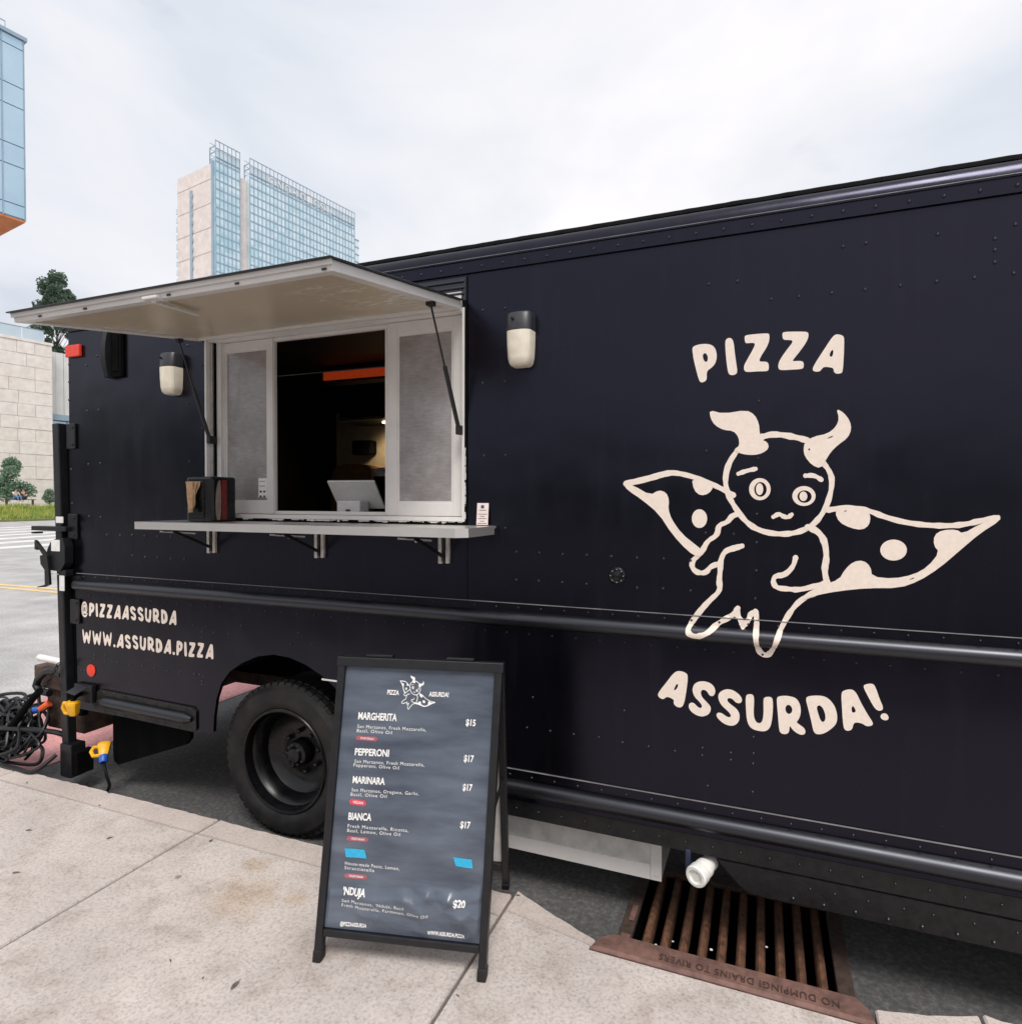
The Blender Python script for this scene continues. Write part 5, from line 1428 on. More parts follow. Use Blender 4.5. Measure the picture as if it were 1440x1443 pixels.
def crease(u_, v_):
    h_ = 0.0009 * mnoise.noise(Vector((u_ * 5, v_ * 7, 0.5)))
    if v_ < 0.36:
        for pts, w_, a_ in FOLDS:
            best = 9.0
            for k in range(len(pts) - 1):
                (ax, ay), (bx, by) = pts[k], pts[k + 1]
                dx, dy = bx - ax, by - ay; t = max(0, min(1, ((u_ - ax) * dx + (v_ - ay) * dy) / (dx * dx + dy * dy)))
                best = min(best, hypot(u_ - ax - t * dx, (v_ - ay - t * dy) * (1.0 if v_ > ay + t * dy else 0.55)))
            if best < w_ * 1.6: h_ += a_ * max(0.0, 1 - best / (w_ * 1.6)) ** 1.25
    return h_ * max(0.0, min(1, min(u_ - PU0, PU1 - u_) / 0.012)) * max(0.0, min(1, (v_ - PV0) / 0.02))
pm = MB(); nu, nv = 150, 220
v = []
for j in range(nv + 1):
    for i in range(nu + 1):
        a_, b_ = PU0 + (PU1 - PU0) * i / nu, PV0 + (PV1 - PV0) * j / nv
        v.append(sg(a_, b_, -0.006 + crease(a_, b_)))
pm.add(v, [[j * (nu + 1) + i, j * (nu + 1) + i + 1, (j + 1) * (nu + 1) + i + 1, (j + 1) * (nu + 1) + i] for j in range(nv) for i in range(nu)], 0, True)
PO = pm.build('poster', poster_mat, MS, sharp=180, fixn=False)
def on_poster(p, h=0.0012):
    d = p - sgL
    # solve in the (su,sv) plane basis (su and sv are nearly but not exactly square)
    c_ = su.dot(sv); x, y = d.dot(su), d.dot(sv)
    vv2 = (y - c_ * x) / (1 - c_ * c_); uu = x - c_ * vv2
    return sg(uu, vv2, -0.006 + crease(uu, vv2) + h)
def menu_text(s_, x0, y0, x1, y1, h_, bold=0.0, mt=print_white, sp=1.0, part='menu_text'):
    A, B = sg_hit(x0, y0), sg_hit(x1, y1); T = sg_hit(x0 + h_ * 0.09, y0 - h_)
    return text_part(part, s_, A, B - A, T - A, mt, PO, bold, sp, None, on_poster)
HEAD = [('MARGHERITA', 217, 306, 378, 314, 29), ('PEPPERONI', 203, 455, 345, 462, 28), ('MARINARA', 194, 571, 328, 579, 28), ('BIANCA', 176, 724, 272, 728, 29), ("'NDUJA", 155, 1033, 250, 1040, 29),
        ('$15', 664, 332, 705, 335, 26), ('$17', 656, 482, 697, 485, 27), ('$17', 651, 602, 691, 605, 27), ('$17', 641, 758, 683, 761, 27), ('$20', 615, 1081, 665, 1084, 28),
        ('PIZZA', 338, 203, 387, 206, 19), ('ASSURDA!', 511, 211, 593, 214, 19), ('@PIZZAASSURDA', 142, 1164, 252, 1174, 16), ('WWW.ASSURDA.PIZZA', 505, 1201, 660, 1218, 16)]
for t in HEAD: menu_text(*t, bold=0.03)
BODY = [('San Marzanos, Fresh Mozzarella,', 214, 342, 500, 357), ('Basil, Olive Oil', 212, 360, 358, 369), ('San Marzanos, Fresh Mozzarella,', 202, 487, 492, 503), ('Pepperoni, Olive Oil', 198, 503, 387, 516),
        ('San Marzanos, Oregano, Garlic,', 190, 606, 470, 623), ('Basil, Olive Oil', 186, 625, 336, 634), ('Fresh Mozzarella, Ricotta,', 174, 756, 426, 776), ('Basil, Lemon, Olive Oil', 172, 775, 392, 793),
        ('House-made Pesto, Lemon,', 163, 911, 388, 935), ('Stracciatella', 161, 930, 284, 943), ("San Marzanos, 'Nduja, Basil", 152, 1064, 410, 1095), ('Fresh Mozzarella, Parmesan, Olive Oil', 150, 1084, 508, 1130)]
for t in BODY: menu_text(*t, 13.5, bold=0.0, sp=1.18)
def pill(x0, x1, yc, dy, h_, fill, word):
    n = 8; lp_ = []
    for k in range(n + 1):
        a = pi / 2 + pi * k / n; lp_.append((x0 + h_ / 2 + h_ / 2 * cos(a), yc + h_ / 2 * sin(a)))
    for k in range(n + 1):
        a = -pi / 2 + pi * k / n; lp_.append((x1 - h_ / 2 + h_ / 2 * cos(a), yc + dy + h_ / 2 * sin(a)))
    hole = [((x0 + x1) / 2 + (a - (x0 + x1) / 2) * 0.95, yc + dy / 2 + (b - yc - dy / 2) * 0.72) for a, b in lp_]
    MB().prism([lp_], lambda u_, v_, d: on_poster(sg_hit(u_, v_), 0.0010), None).build('menu_tag', fill, PO)
    menu_text(word, x0 + (x1 - x0) * .2, yc + h_ * .22, x1 - (x1 - x0) * .18, yc + dy + h_ * .20, h_ * .45, 0.01, part='menu_tag_text').location = snm * 0.0006
tag_pink = mat('muted pink tag', (0.36, 0.10, 0.12), 0.45, noise=(60, .15, 3)); tag_red = mat('red tag', (0.62, 0.06, 0.10), 0.45, noise=(60, .15, 3))
pill(208, 298, 384, 5, 19, tag_pink, 'VEGETARIAN'); pill(181, 251, 650, 6, 25, tag_red, 'VEGAN'); pill(170, 260, 802, 6, 20, tag_pink, 'VEGETARIAN'); pill(160, 255, 957, 7, 21, tag_pink, 'VEGETARIAN')
for quad in ([(162, 843), (204, 845), (244, 850), (248, 862), (253, 886), (210, 882), (167, 880), (165, 860)], [(613, 879), (650, 885), (690, 890), (694, 928), (660, 924), (624, 917), (618, 898)]):
    MB().prism([quad], lambda u_, v_, d: on_poster(sg_hit(u_, v_), 0.0022), None).build('masking_tape', tape_blue, PO)
# small printed emblem: affine from drawing units
def emb_small(a, b, off):
    # (45,600)->(392,146)  (1360,720)->(538,237)  (540,1202)->(425,265)
    ux, uy = 1360 - 45, 720 - 600; wx, wy = 540 - 45, 1202 - 600
    det = ux * wy - wx * uy
    s_ = ((a - 45) * wy - wx * (b - 600)) / det; t_ = (ux * (b - 600) - uy * (a - 45)) / det
    return on_poster(sg_hit(392 + s_ * 146 + t_ * 33, 146 + s_ * 91 + t_ * 119), 0.0010 + off)
emblem_mesh(emb_small, 0.00006).build('printed_emblem', print_white, PO, fixn=False)
# back leaf of the A-frame
bl = Vector((-0.0, 0, 0)); BT = sgL + sv * (SVL - 0.02) - snm * 0.045; BF = sgL + sn * 0.52 + su * 0.0
BF.z = KZ
bv = (BT - BF); BVL = bv.length; bv.normalize(); bn = su.cross(bv).normalized()
bmx = Matrix((su, bv, bn)).transposed().to_4x4(); bmx.translation = BF
for u0 in (0.0, sgW - fw):
    MB().box(u0, u0 + fw, 0.0305, BVL, -0.012, 0.018, 0.003, 0, bmx).build('frame_upright', black_metal, MS)
    MB().box(u0 - 0.002, u0 + fw + 0.002, 0.0, 0.030, -0.014, 0.02, 0.004, 0, bmx).build('rubber_foot', rubber, MS)
MB().box(fw + 0.0005, sgW - fw - 0.0005, 0.10, 0.135, -0.011, 0.017, 0.003, 0, bmx).build('frame_rail', black_metal, MS)
MB().box(fw + 0.0005, sgW - fw - 0.0005, 0.1355, BVL - 0.02, -0.002, 0.004, 0, 0, bmx).build('back_sheet', white_paint, MS)
MB().bar(sg(sgW - fw / 2, 0.52, -0.032), BF + su * (sgW - fw / 2) + bv * 0.56 + bn * 0.0, 0.008, 0.018).build('stay_bar', black_metal, MS)

# ================================================================== background
GD = Vector((0.172, 0.985, 0)).normalized(); PD = Vector((-GD.y, GD.x, 0))      # the city grid behind
def frame_mt(O, ex, ez=Vector((0, 0, 1))):
    ey = ez.cross(ex); m = Matrix((ex, ey, ez)).transposed().to_4x4(); m.translation = O; return m
# ---- glass tower
D0 = 250.0
c0 = atD(301, 704, D0); c0.z = 0
def Ht(y, x=301): return CAM.z + (704 - y) / FPX * D0
tw = root('glass_tower', c0, 'tall blue glass and stone tower with open screen crown rising behind the awning', 'building')
# local: +x along GD (glass front receding), +y along PD (stone side)
tm = frame_mt(c0, GD)
def solve_s(px_x, d_perp=0.0):
    """distance along GD (at PD offset) whose image column is px_x"""
    lo_, hi_ = -60.0, 400.0
    def col(s_):
        p = c0 + GD * s_ + PD * d_perp - CAM; return IW / 2 + FPX * p.dot(RGT) / p.dot(FWD)
    for _ in range(60):
        m_ = (lo_ + hi_) / 2
        if col(m_) < px_x: lo_ = m_
        else: hi_ = m_
    return lo_
def solve_t(px_x, s_=0.0):
    lo_, hi_ = 0.0, 200.0
    def col(t):
        p = c0 + GD * s_ + PD * t - CAM; return IW / 2 + FPX * p.dot(RGT) / p.dot(FWD)
    for _ in range(60):
        m_ = (lo_ + hi_) / 2
        if col(m_) > px_x: lo_ = m_
        else: hi_ = m_
    return lo_
def colh(y, s_, t=0.0):
    """height at that column for image row y"""
    p = c0 + GD * s_ + PD * t; dep = (p - CAM).dot(FWD)
    r = ray(720, y); lo_, hi_ = 0, 300
    for _ in range(60):
        m_ = (lo_ + hi_) / 2; q = Vector((p.x, p.y, m_)) - CAM
        if IH / 2 - FPX * q.dot(UPV) / q.dot(FWD) > y: lo_ = m_
        else: hi_ = m_
    return lo_
sA, sB, sC, sD = solve_s(303), solve_s(337), solve_s(351), solve_s(497)
tE = solve_t(252.5)
hS = colh(229, 0.0); hA = colh(198, sA); hAg = colh(222.5, sA); hM = colh(223.5, sC); hMg = colh(246, sC)
MB().box(0.2, sD - 1, 0.6, tE, 0, hS, 0, 0, tm).build('stone_block', stone_mat, tw)
for k in range(12):
    z = hS - 6 - k * 9.5
    MB().box(0.2 - 0.06, 0.2 - 0.005, 0.6, tE, z, z + 0.22, 0, 0, tm).build('stone_course', mat('stone course %d' % k, (0.42, 0.34, 0.31), .8, noise=(.3, .1, 3)) if k == 0 else bpy.data.materials['stone course 0'], tw)
tw1, tw2 = solve_t(273.5), solve_t(271.5)
MB().box(-0.1, 0.15, tw1, tw2 + 0.6, 20, colh(268, 0, tw1), 0, 0, tm).build('slot_window', mull_mat, tw)
for k in range(9):
    z = colh(268, 0, tw1) - 3 - k * 3.6
    MB().box(-0.25, -0.12, tw1 - 0.6, tw1 - 0.05, z, z + 1.6, 0, 0, tm).build('window', mull_mat, tw)
MB().box(0.0, 1.6, -0.6, 0.55, 0, hS + 1, 0, 0, tm).build('corner_fin', mull_mat, tw)
for k in range(10):
    z = hS - 14 - k * 3.6
    MB().box(0.6, 6, tE + 0.01, tE + 1.8, z, z + 2.2, 0, 0, tm).build('side_bay', screen_glass, tw)
def wing(s0, s1, hg, ht, ncol, nrow):
    MB().box(s0, s1, -1.5, 0.5, 0, hg, 0, 0, tm).build('glass_front', tower_glass, tw)
    me1 = None
    for k in range(ncol + 1):
        s_ = s0 + (s1 - s0) * k / ncol
        if me1 is None:
            o_ = MB().box(s_ - 0.12, s_ + 0.12, -1.75, -1.51, 0, ht, 0, 0, tm).build('mullion', mull_mat, tw); me1 = o_
        else:
            q = me1.copy(); C.objects.link(q); q.parent = tw; q.location = GD * (s_ - s0)
    for k in range(nrow):
        z = hg - 1.0 - k * 3.6
        MB().box(s0, s1, -1.62, -1.505, z - 0.55, z, 0, 0, tm).build('floor_band', mull_mat, tw)
    # open screen crown
    for z in (ht - 0.35, hg + (ht - hg) * 0.52, hg + 0.1):
        MB().box(s0, s1, -1.83, -1.53, z, z + 0.32, 0, 0, tm).build('crown_rail', mull_mat, tw)
    MB().box(s0, s1, -1.49, -1.42, hg + 0.01, hg + (ht - hg) * 0.5, 0, 0, tm).build('crown_glass', screen_glass, tw)
    for k in range(3):
        z0_ = hg + (ht - hg) * k / 3
        MB().box(s0 + 0.1, s0 + 0.4, -1.4, 2.6, z0_, z0_ + 0.3, 0, 0, tm).bar(tm @ Vector((s0 + .25, -1.4, z0_)), tm @ Vector((s0 + .25, 2.4, z0_ + (ht - hg) / 3)), .25, .25).build('crown_bracket', mull_mat, tw)
    MB().box(s0 + 0.1, s0 + 0.45, 2.3, 2.6, hg - 3, ht - 2, 0, 0, tm).build('crown_bracket', mull_mat, tw)
wing(sA, sB, hAg, hA, 6, 20)
wing(sC, sD, hMg, hM, 30, 20)
MB().box(sD + 0.05, solve_s(505), -0.5, 12, 0, colh(335, sD), 0, 0, tm).build('end_bay', tower_glass, tw)
for k in range(8):
    z = colh(335, sD) - 3.6 * k
    MB().box(sD + 0.1, solve_s(505) + 0.1, -0.75, -0.51, z - 0.5, z, 0, 0, tm).build('floor_band', mull_mat, tw)
# white roof letters, too far off to read
for ch_l, px_x in zip('CNDHOICSL', (381, 393.5, 404, 413.5, 425, 434, 443, 452, 461)):
    s_ = solve_s(px_x); hz = hMg - 1.2 + 0.9
    text_part('roof_letter', ch_l, tm @ Vector((s_ - 1.6, -1.70, hz)), GD * 3.0, Vector((0, 0, 3.6)), white_paint, tw, bold=0.02)

# ---- left glass building with orange soffit
D1 = 60.0
e0 = atD(35.5, 312, D1)
lb = root('glass_office_block', Vector((e0.x, e0.y, 0)), 'pale blue glass box building overhanging with an orange soffit', 'building')
em_ = frame_mt(Vector((e0.x, e0.y, 0)), -GD)               # +x towards the camera, +y = away from street
zb = e0.z; ztop = CAM.z + (e0.z - CAM.z) * (704 - 61) / (704 - 312)
ysgn = 1.0 if (em_.to_3x3() @ Vector((0, 1, 0))).dot(PD) > 0 else -1.0
def lbx(m, x0, x1, y0, y1, z0, z1): return m.box(x0, x1, ysgn * y0, ysgn * y1, z0, z1, 0, 0, em_)
lbx(MB(), 0.05, 30, 0.05, 22, zb + 0.05, ztop).build('core', mull_mat, lb)
lbx(MB(), -0.25, 30, -0.25, 22, ztop + 0.005, ztop + 0.35).build('parapet', mull_mat, lb)
lbx(MB(), 0, 30, 0, 22, zb - 0.12, zb + 0.04).build('soffit', soffit_mat, lb)
lbx(MB(), 14, 29, 8, 21, 0, zb - 0.13).build('ground_storeys', stone_mat, lb)
rows = []; z = zb + 0.12; k = 0
seq = [1.2, 3.6, 1.95, 3.6, 1.95, 3.6, 1.4]
while z < ztop - 0.2:
    h_ = min(seq[k % len(seq)], ztop - z); rows.append((z, z + h_)); z += h_; k += 1
for (z0_, z1_) in rows:
    for c_ in range(9):
        lbx(MB(), c_ * 1.75 + 0.05, c_ * 1.75 + 1.70, -0.06, 0.045, z0_ + 0.05, z1_ - 0.05).build('pane', near_glass, lb)
for c_ in range(10):
    lbx(MB(), c_ * 1.75 - 0.04, c_ * 1.75 + 0.045, -0.12, 0.04, zb, ztop).build('mullion', mull_mat, lb)
lbx(MB(), 2.0, 5.0, 2, 5, ztop + 0.36, ztop + 2.6).build('roof_plant', mull_mat, lb)
m = MB(); m.tube([em_ @ Vector((1.2, ysgn * .6, ztop + .35)), em_ @ Vector((1.2, ysgn * .6, ztop + 1.4)), em_ @ Vector((4, ysgn * .6, ztop + 1.4))], 0.05, 6); m.build('roof_rail', mull_mat, lb)

# ---- stone clad building
D2 = 64.0
w0 = atD(73, 487, D2)
sb = root('stone_building', Vector((w0.x, w0.y, 0)), 'beige stone clad building with glass roof railing behind the planted bank', 'building')
wm = frame_mt(Vector((w0.x, w0.y, 0)), -GD)
ys2 = 1.0 if (wm.to_3x3() @ Vector((0, 1, 0))).dot(PD) > 0 else -1.0
WT = w0.z
def wbx(m, x0, x1, y0, y1, z0, z1, bev=0): return m.box(x0, x1, min(ys2 * y0, ys2 * y1), max(ys2 * y0, ys2 * y1), z0, z1, bev, 0, wm)
wbx(MB(), 0.02, 34, 0.05, 18, 0, WT - 0.05).build('wall_core', stone_joint, sb)
wbx(MB(), -0.1, 34.1, -0.10, 18, WT - 0.045, WT + 0.22).build('coping', wall_stone[0], sb)
rnd = random.Random(11)
z = 0.0; row = 0
while z < WT - 0.1:
    h_ = min(1.24, WT - 0.06 - z); x = 0.0; x_end = 20.0
    while x < x_end:
        w_ = rnd.choice((1.5, 2.2, 2.9, 3.6)); pr = rnd.uniform(0, 0.035)
        wbx(MB(), x + 0.014, min(x + w_, x_end) - 0.014, -0.03 - pr, 0.045, z + 0.014, z + h_ - 0.014, 0.01).build('stone_panel', wall_stone[rnd.randrange(3)], sb)
        x += w_
    z += h_; row += 1
for k in range(8):
    wbx(MB(), 0.6 + k * 1.9, 2.4 + k * 1.9, 0.28, 0.32, WT + 0.24, WT + 1.35).build('railing_pane', screen_glass, sb)
m = MB(); wbx(m, 0.5, 15.9, 0.25, 0.35, WT + 1.36, WT + 1.43); m.build('handrail', mull_mat, sb)
# recessed white wing to the right
wz0 = CAM.z + (704 - 582) / FPX * D2
for k in range(16):
    wbx(MB(), -0.05 - (k + 1) * 0.75, -0.05 - k * 0.75 - 0.03, 1.2 + (0.04 if k % 2 else 0), 1.5, wz0, WT - 0.35).build('white_panel', white_panel, sb)
wbx(MB(), -12.1, -0.02, 1.51, 16, 0, WT - 0.5).build('white_wing_core', mull_mat, sb)
wbx(MB(), -12.1, -0.02, 0.9, 1.49, wz0 - 0.6, wz0 - 0.02).build('lintel', mull_mat, sb)
for k in range(7):
    wbx(MB(), -0.1 - (k + 1) * 1.7, -0.1 - k * 1.7 - 0.12, 1.35, 1.505, wz0 - 4.4, wz0 - 0.7).build('window_pane', near_glass, sb)
wbx(MB(), -12.1, -0.02, 1.2, 1.48, 0, wz0 - 4.5).build('white_wing_base', white_panel, sb)

# ---- trees and shrubs
def leaf_crown(m, centers, n, size, rnd, flat=0.7):
    for _ in range(n):
        c_, r = rnd.choice(centers)
        while True:
            d = Vector((rnd.uniform(-1, 1), rnd.uniform(-1, 1), rnd.uniform(-1, 1)))
            if 0.15 < d.length < 1: break
        p = c_ + d.normalized() * r * (rnd.random() ** 0.45)
        a = Vector((rnd.gauss(0, 1), rnd.gauss(0, 1), rnd.gauss(0, 1))).normalized(); b = a.orthogonal().normalized()
        s_ = size * rnd.uniform(.6, 1.35)
        m.add([p - a * s_, p + b * s_ * .55, p + a * s_, p - b * s_ * .55], [[0, 1, 2, 3]])
def tree(name, base, h, rad, label, mt, n, size, seed, trunk_r=0.12, low=0.3, shape=1.0, group=None, nclus=26, cr=(.20, .36)):
    rnd = random.Random(seed)
    T = root(name, base, label, 'tree' if 'tree' in name else 'shrub', group)
    tk = MB(); top_ = base + Vector((rnd.uniform(-.2, .2), rnd.uniform(-.2, .2), h * 0.9))
    tk.tube([base, base.lerp(top_, .35), base.lerp(top_, .7), top_], [trunk_r, trunk_r * .8, trunk_r * .5, trunk_r * .15], 8)
    cents = []
    for k in range(nclus):
        t = low + (1 - low) * rnd.random() ** 0.9
        a = rnd.uniform(0, 2 * pi); rr_ = rad * (1 - ((t - low) / (1 - low)) ** 2.2 * 0.72) * rnd.uniform(.35, 1) * shape
        c_ = base + Vector((rr_ * cos(a), rr_ * sin(a), h * t))
        cents.append((c_, rad * rnd.uniform(*cr)))
        st_ = base.lerp(top_, max(.15, t - .18)); tk.tube([st_, st_.lerp(c_, .6) + Vector((0, 0, .1)), c_], [trunk_r * .32, trunk_r * .2, trunk_r * .06], 5)
    tk.build('trunk', bark, T)
    m = MB(); leaf_crown(m, cents, n, size, rnd); m.build('crown', mt, T, fixn=False)
    return T
tb0 = atD(80, 500, 78.0)
tree('roof_tree', Vector((tb0.x, tb0.y, WT - 1.0)), 13.0, 2.9, 'dark green tree growing above the stone building, half hidden by the awning', leaf_tree, 15000, 0.15, 5, 0.14, 0.25, nclus=75, cr=(.12, .27))
# planted bank
bk = MB(); L0, L1 = atZ(-260, 744, 0), atZ(150, 731, 0)
dirb = (L1 - L0).normalized(); nrmb = Vector((-dirb.y, dirb.x, 0))
if nrmb.dot(FWD) < 0: nrmb = -nrmb
Lb = (L1 - L0).length + 14
prof = [(0, 0.0), (0.02, 0.16), (0.25, 0.17), (0.3, 0.12), (2.0, 0.55), (4.0, 0.95), (6.0, 1.05), (14.0, 1.05)]
vb_ = []
for (t, z_) in prof:
    vb_ += [L0 + nrmb * t + Vector((0, 0, z_)), L0 + dirb * Lb + nrmb * t + Vector((0, 0, z_))]
bk.add(vb_, [[2 * i, 2 * i + 1, 2 * i + 3, 2 * i + 2] for i in range(len(prof) - 1)])
bk.build('planted_bank', mat('bank soil', (0.16, 0.18, 0.07), 0.9, noise=(1.5, .3, 5)), kind='structure')
gr = MB(); rnd = random.Random(21)
def bank_z(t):
    for i in range(len(prof) - 1):
        if prof[i][0] <= t <= prof[i + 1][0]:
            return prof[i][1] + (prof[i + 1][1] - prof[i][1]) * (t - prof[i][0]) / (prof[i + 1][0] - prof[i][0])
    return prof[-1][1]
for _ in range(16000):
    s_ = rnd.uniform(0, Lb); t = rnd.uniform(0.35, 4.6); p = L0 + dirb * s_ + nrmb * t + Vector((0, 0, bank_z(t)))
    h_ = rnd.uniform(.25, .62) * (0.75 + 0.5 * mnoise.noise(Vector((p.x * .5, p.y * .5, 0)))); a = rnd.uniform(0, 2 * pi); w_ = Vector((cos(a), sin(a), 0)) * 0.035
    le = Vector((rnd.uniform(-.2, .2), rnd.uniform(-.2, .2), 0))
    gr.add([p - w_, p + w_, p + le * .5 + w_ * .6 + Vector((0, 0, h_ * .6)), p + le + Vector((0, 0, h_))], [[0, 1, 2], [0, 2, 3]])
tag(gr.build('meadow_grass', grass_mat, fixn=False), 'tall yellow green meadow grass covering the planted bank', 'grass', None, 'stuff')
def on_bank(px_x, t):
    """point on the bank at that image column, t metres behind its kerb"""
    lo_, hi_ = 0.0, Lb
    for _ in range(50):
        m_ = (lo_ + hi_) / 2; q = L0 + dirb * m_ + nrmb * t - CAM
        if IW / 2 + FPX * q.dot(RGT) / q.dot(FWD) < px_x: lo_ = m_
        else: hi_ = m_
    return L0 + dirb * lo_ + nrmb * t + Vector((0, 0, bank_z(t)))
tree('round_shrub', on_bank(10, 8.4), 3.9, 2.3, 'rounded grey green shrub behind the seated couple', leaf_bush, 6500, 0.11, 8, 0.07, 0.22, 0.9)
for k, (cx, t, h_) in enumerate(((70, 6.0, 1.5), (88, 5.4, 1.2), (110, 6.0, 2.0), (-50, 6.4, 2.6))):
    tree('small_shrub', on_bank(cx, t), h_, h_ * .5, ('small wispy shrub beside the stone wall on the bank', 'low loose shrub on the bank close to the truck post', 'leafy shrub on the bank hidden behind the truck', 'bushy shrub on the bank beyond the round shrub')[k], leaf_bush, 900, 0.09, 40 + k, 0.04, 0.3)

# ---- two people sitting on the bank
def skin_obj(name, joints, edges, mt, parent, off):
    me = bpy.data.meshes.new(name); me.from_pydata([tuple(Vector(j[0]) - off) for j in joints], edges, [])
    me.materials.append(mt)
    o = bpy.data.objects.new(name, me); C.objects.link(o)
    if parent: o.parent = parent
    md = o.modifiers.new('skin', 'SKIN'); md.use_smooth_shade = True
    for i, j in enumerate(joints):
        r = j[1]; me.skin_vertices[0].data[i].radius = (r, r)
    me.skin_vertices[0].data[0].use_root = True
    s2 = o.modifiers.new('sub', 'SUBSURF'); s2.levels = 1; s2.render_levels = 1
    return o
def person(base, face, label, shirt, trousers, lean, pose):
    """sitting figure; base = seat point, face = unit vector the person looks along"""
    P = root('person', base, label, 'person', None)
    F = face; S = Vector((0, 0, 1)).cross(F); Z = Vector((0, 0, 1))
    def q(f_, s_, z_): return base + F * f_ + S * s_ + Z * z_
    J = [(q(0, 0, .12), .13), (q(.02 + lean * .3, 0, .32), .13), (q(.04 + lean * .7, 0, .52), .15), (q(.05 + lean, 0, .66), .065), (q(.06 + lean, 0, .74), .075), (q(.075 + lean, 0, .83), .098), (q(.07 + lean, 0, .92), .06),
         (q(.03 + lean * .8, .19, .57), .055), (q(.14 + lean, .24, .36), .045), (q(.34, .14, .32), .035), (q(.41, .10, .33), .03),
         (q(.03 + lean * .8, -.19, .57), .055), (q(.14 + lean, -.24, .36), .045), (q(.34, -.14, .32), .035), (q(.41, -.10, .33), .03),
         (q(.06, .10, .10), .085), (q(.42, .13, .22 + pose), .068), (q(.52, .13, -.14), .045), (q(.64, .13, -.18), .035),
         (q(.06, -.10, .10), .085), (q(.42, -.13, .22), .068), (q(.52, -.13, -.14), .045), (q(.64, -.13, -.18), .035)]
    E_ = [(0, 1), (1, 2), (2, 3), (3, 4), (4, 5), (5, 6), (2, 7), (7, 8), (8, 9), (9, 10), (2, 11), (11, 12), (12, 13), (13, 14), (0, 15), (15, 16), (16, 17), (17, 18), (0, 19), (19, 20), (20, 21), (21, 22)]
    skin_obj('body', J, E_, skin_mat, P, base)
    JS = [(q(0, 0, .16), .145), (q(.02 + lean * .3, 0, .32), .145), (q(.04 + lean * .7, 0, .53), .160), (q(.03 + lean * .8, .19, .57), .068), (q(.11 + lean, .235, .42), .06), (q(.03 + lean * .8, -.19, .57), .068), (q(.11 + lean, -.235, .42), .06)]
    skin_obj('shirt', JS, [(0, 1), (1, 2), (2, 3), (3, 4), (2, 5), (5, 6)], shirt, P, base)
    JT = [(q(0, 0, .11), .15), (q(.06, .10, .10), .10), (q(.42, .13, .22 + pose), .082), (q(.515, .13, -.10), .058), (q(.06, -.10, .10), .10), (q(.42, -.13, .22), .082), (q(.515, -.13, -.10), .058)]
    skin_obj('trousers', JT, [(0, 1), (1, 2), (2, 3), (0, 4), (4, 5), (5, 6)], trousers, P, base)
    hd_ = q(.045 + lean, 0, .87)
    MB().ico(hd_, .115, 2, 0, (1, 1, .98)).build('hair', hair_mat, P)
    return P
toc = Vector((CAM.x - L0.x, CAM.y - L0.y, 0)).normalized()
rt = Vector((-toc.y, toc.x, 0)); rt = rt if rt.dot(RGT) > 0 else -rt
s1 = on_bank(22, 4.7) + Vector((0, 0, .44)); s2_ = on_bank(34, 4.7) + Vector((0, 0, .44))
for q_ in (s1, s2_):
    pass
bn_ = root('bench', (s1 + s2_) / 2, 'low bench on the planted bank under the seated couple', 'bench')
bm_ = frame_mt((s1 + s2_) / 2, rt)
MB().box(-1.1, 1.1, -0.22, 0.24, 0.24, 0.30, 0.01, 0, bm_).build('seat', wood, bn_)
for x in (-0.9, 0.9): MB().box(x - .05, x + .05, -0.2, 0.2, -0.75, 0.239, 0.0, 0, bm_).build('leg', wood, bn_)
person(s1 + Vector((0, 0, .30)), (toc + rt * .5).normalized(), 'seated person in pale shirt and blue jeans on the planted bank', shirt_white, jeans, .02, .05)
person(s2_ + Vector((0, 0, .30)), (toc - rt * .5).normalized(), 'seated person in black shirt beside the one in jeans', shirt_black, shirt_black, .06, .0)

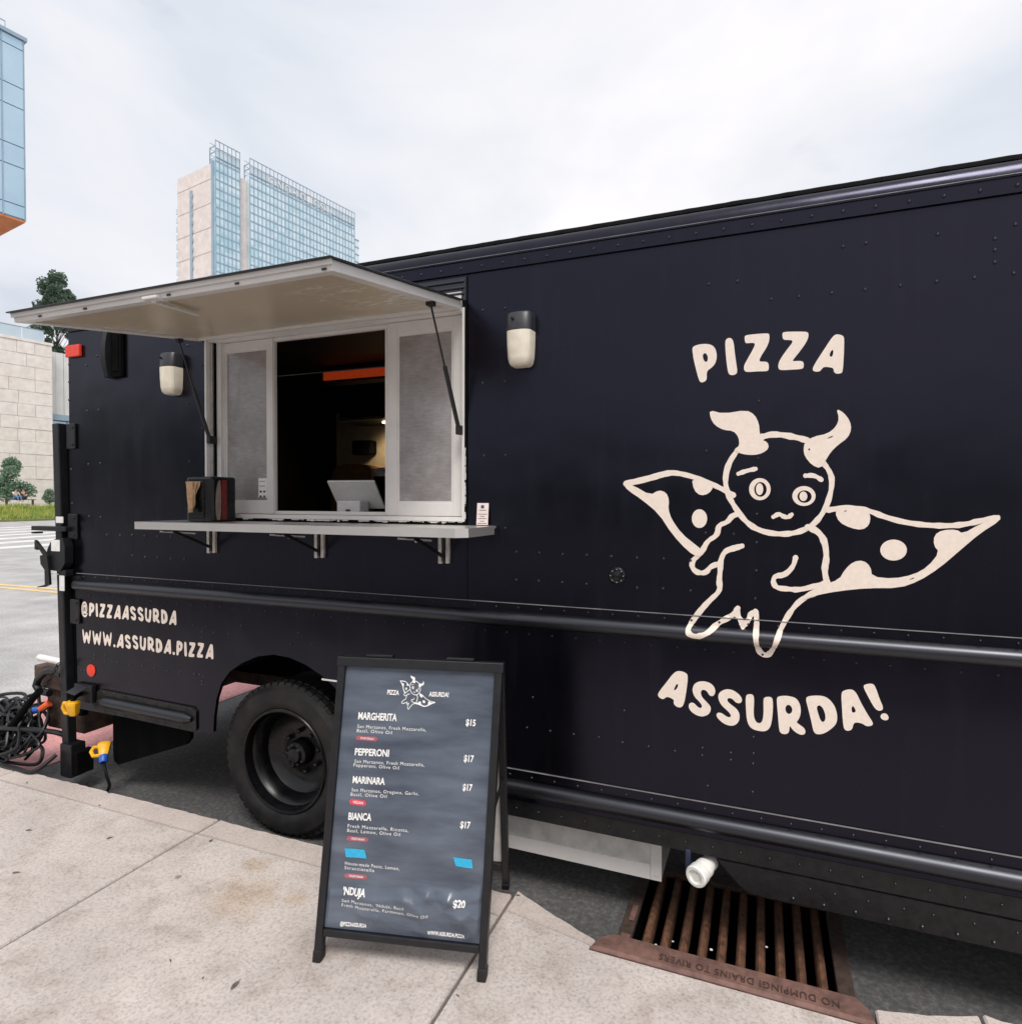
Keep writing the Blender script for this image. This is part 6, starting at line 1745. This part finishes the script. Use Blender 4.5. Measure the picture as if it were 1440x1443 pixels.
# ---- added belt of trees, unseen behind the viewer, for dark paint reflections
tbm = MB(); rnd = random.Random(77)
for _ in range(22000):
    x = rnd.uniform(-90, 60); y = -34 + rnd.uniform(-4, 4) + 6 * sin(x * .05)
    top_h = (3.4 if x > -22 else 3.4 + min(6.5, (-22 - x) * 0.5)) + 1.6 * mnoise.noise(Vector((x * .12, 3.3, 0))) + 0.9 * mnoise.noise(Vector((x * .4, 1.3, 0)))
    p = Vector((x, y, rnd.uniform(0.0, top_h))); a = Vector((rnd.gauss(0, 1), rnd.gauss(0, 1), rnd.gauss(0, 1))).normalized(); b = a.orthogonal().normalized(); s_ = rnd.uniform(.25, .6)
    tbm.add([p - a * s_, p + b * s_ * .6, p + a * s_, p - b * s_ * .6], [[0, 1, 2, 3]])
tag(tbm.build('reflection_trees', leaf_dark, fixn=False), 'added belt of dark green trees out of view, reflected in the truck paint', 'trees', None, 'stuff')

# ================================================================== litter
def fallen_leaf(x, y, L_, rot, label, z=KZ):
    v = []; n = 8; m = MB()
    c_, s_ = cos(rot), sin(rot)
    for k in range(n):
        t = 2 * pi * k / n; a, b = L_ / 2 * cos(t), L_ * .19 * sin(t)
        v.append((x + a * c_ - b * s_, y + a * s_ + b * c_, z + 0.0025 + 0.003 * abs(sin(t))))
    v.append((x, y, z + 0.0015))
    f = [[k, (k + 1) % n, n] for k in range(n)]
    m.add(v, f)
    m.bar((x + L_ * .45 * c_, y + L_ * .45 * s_, z + .003), (x + L_ * .72 * c_, y + L_ * .72 * s_, z + .003), .0012, .0012)
    m.thing('fallen_leaf', leaf_dry, label, 'leaf', 'dry leaves lying on the sidewalk')
LEAVES = [(40, 1171, .030, .4), (22, 1231, .030, .3), (154, 1182, .026, .6), (297, 1186, .024, .9), (331, 1390, .040, .5), (286, 1380, .010, .4), (140, 1136, .018, .8), (38, 1104, .018, .4), (240, 1355, .014, .2), (645, 1405, .012, .1), (730, 1263, .018, .2)]
for i, (x, y, L_, r) in enumerate(LEAVES):
    p = atZ(x, y, KZ); fallen_leaf(p.x, p.y, L_, r + i * .3, 'small dry dark leaf lying flat on the pale sidewalk')
for (x, y, w_) in ((972, 1353, .022), (924, 1333, .010), (1002, 1340, .012), (948, 1328, .008), (1080, 1336, .010)):
    p = atZ(x, y, 0.026); m = MB(); m.ico((p.x, p.y, 0.026 + w_ * .3), w_ * .6, 1, 0, (1, .8, .55))
    m.thing('paper_scrap', paper, 'tiny white scrap of paper caught on the rusty drain bars', 'litter', 'scraps on the drain bars')
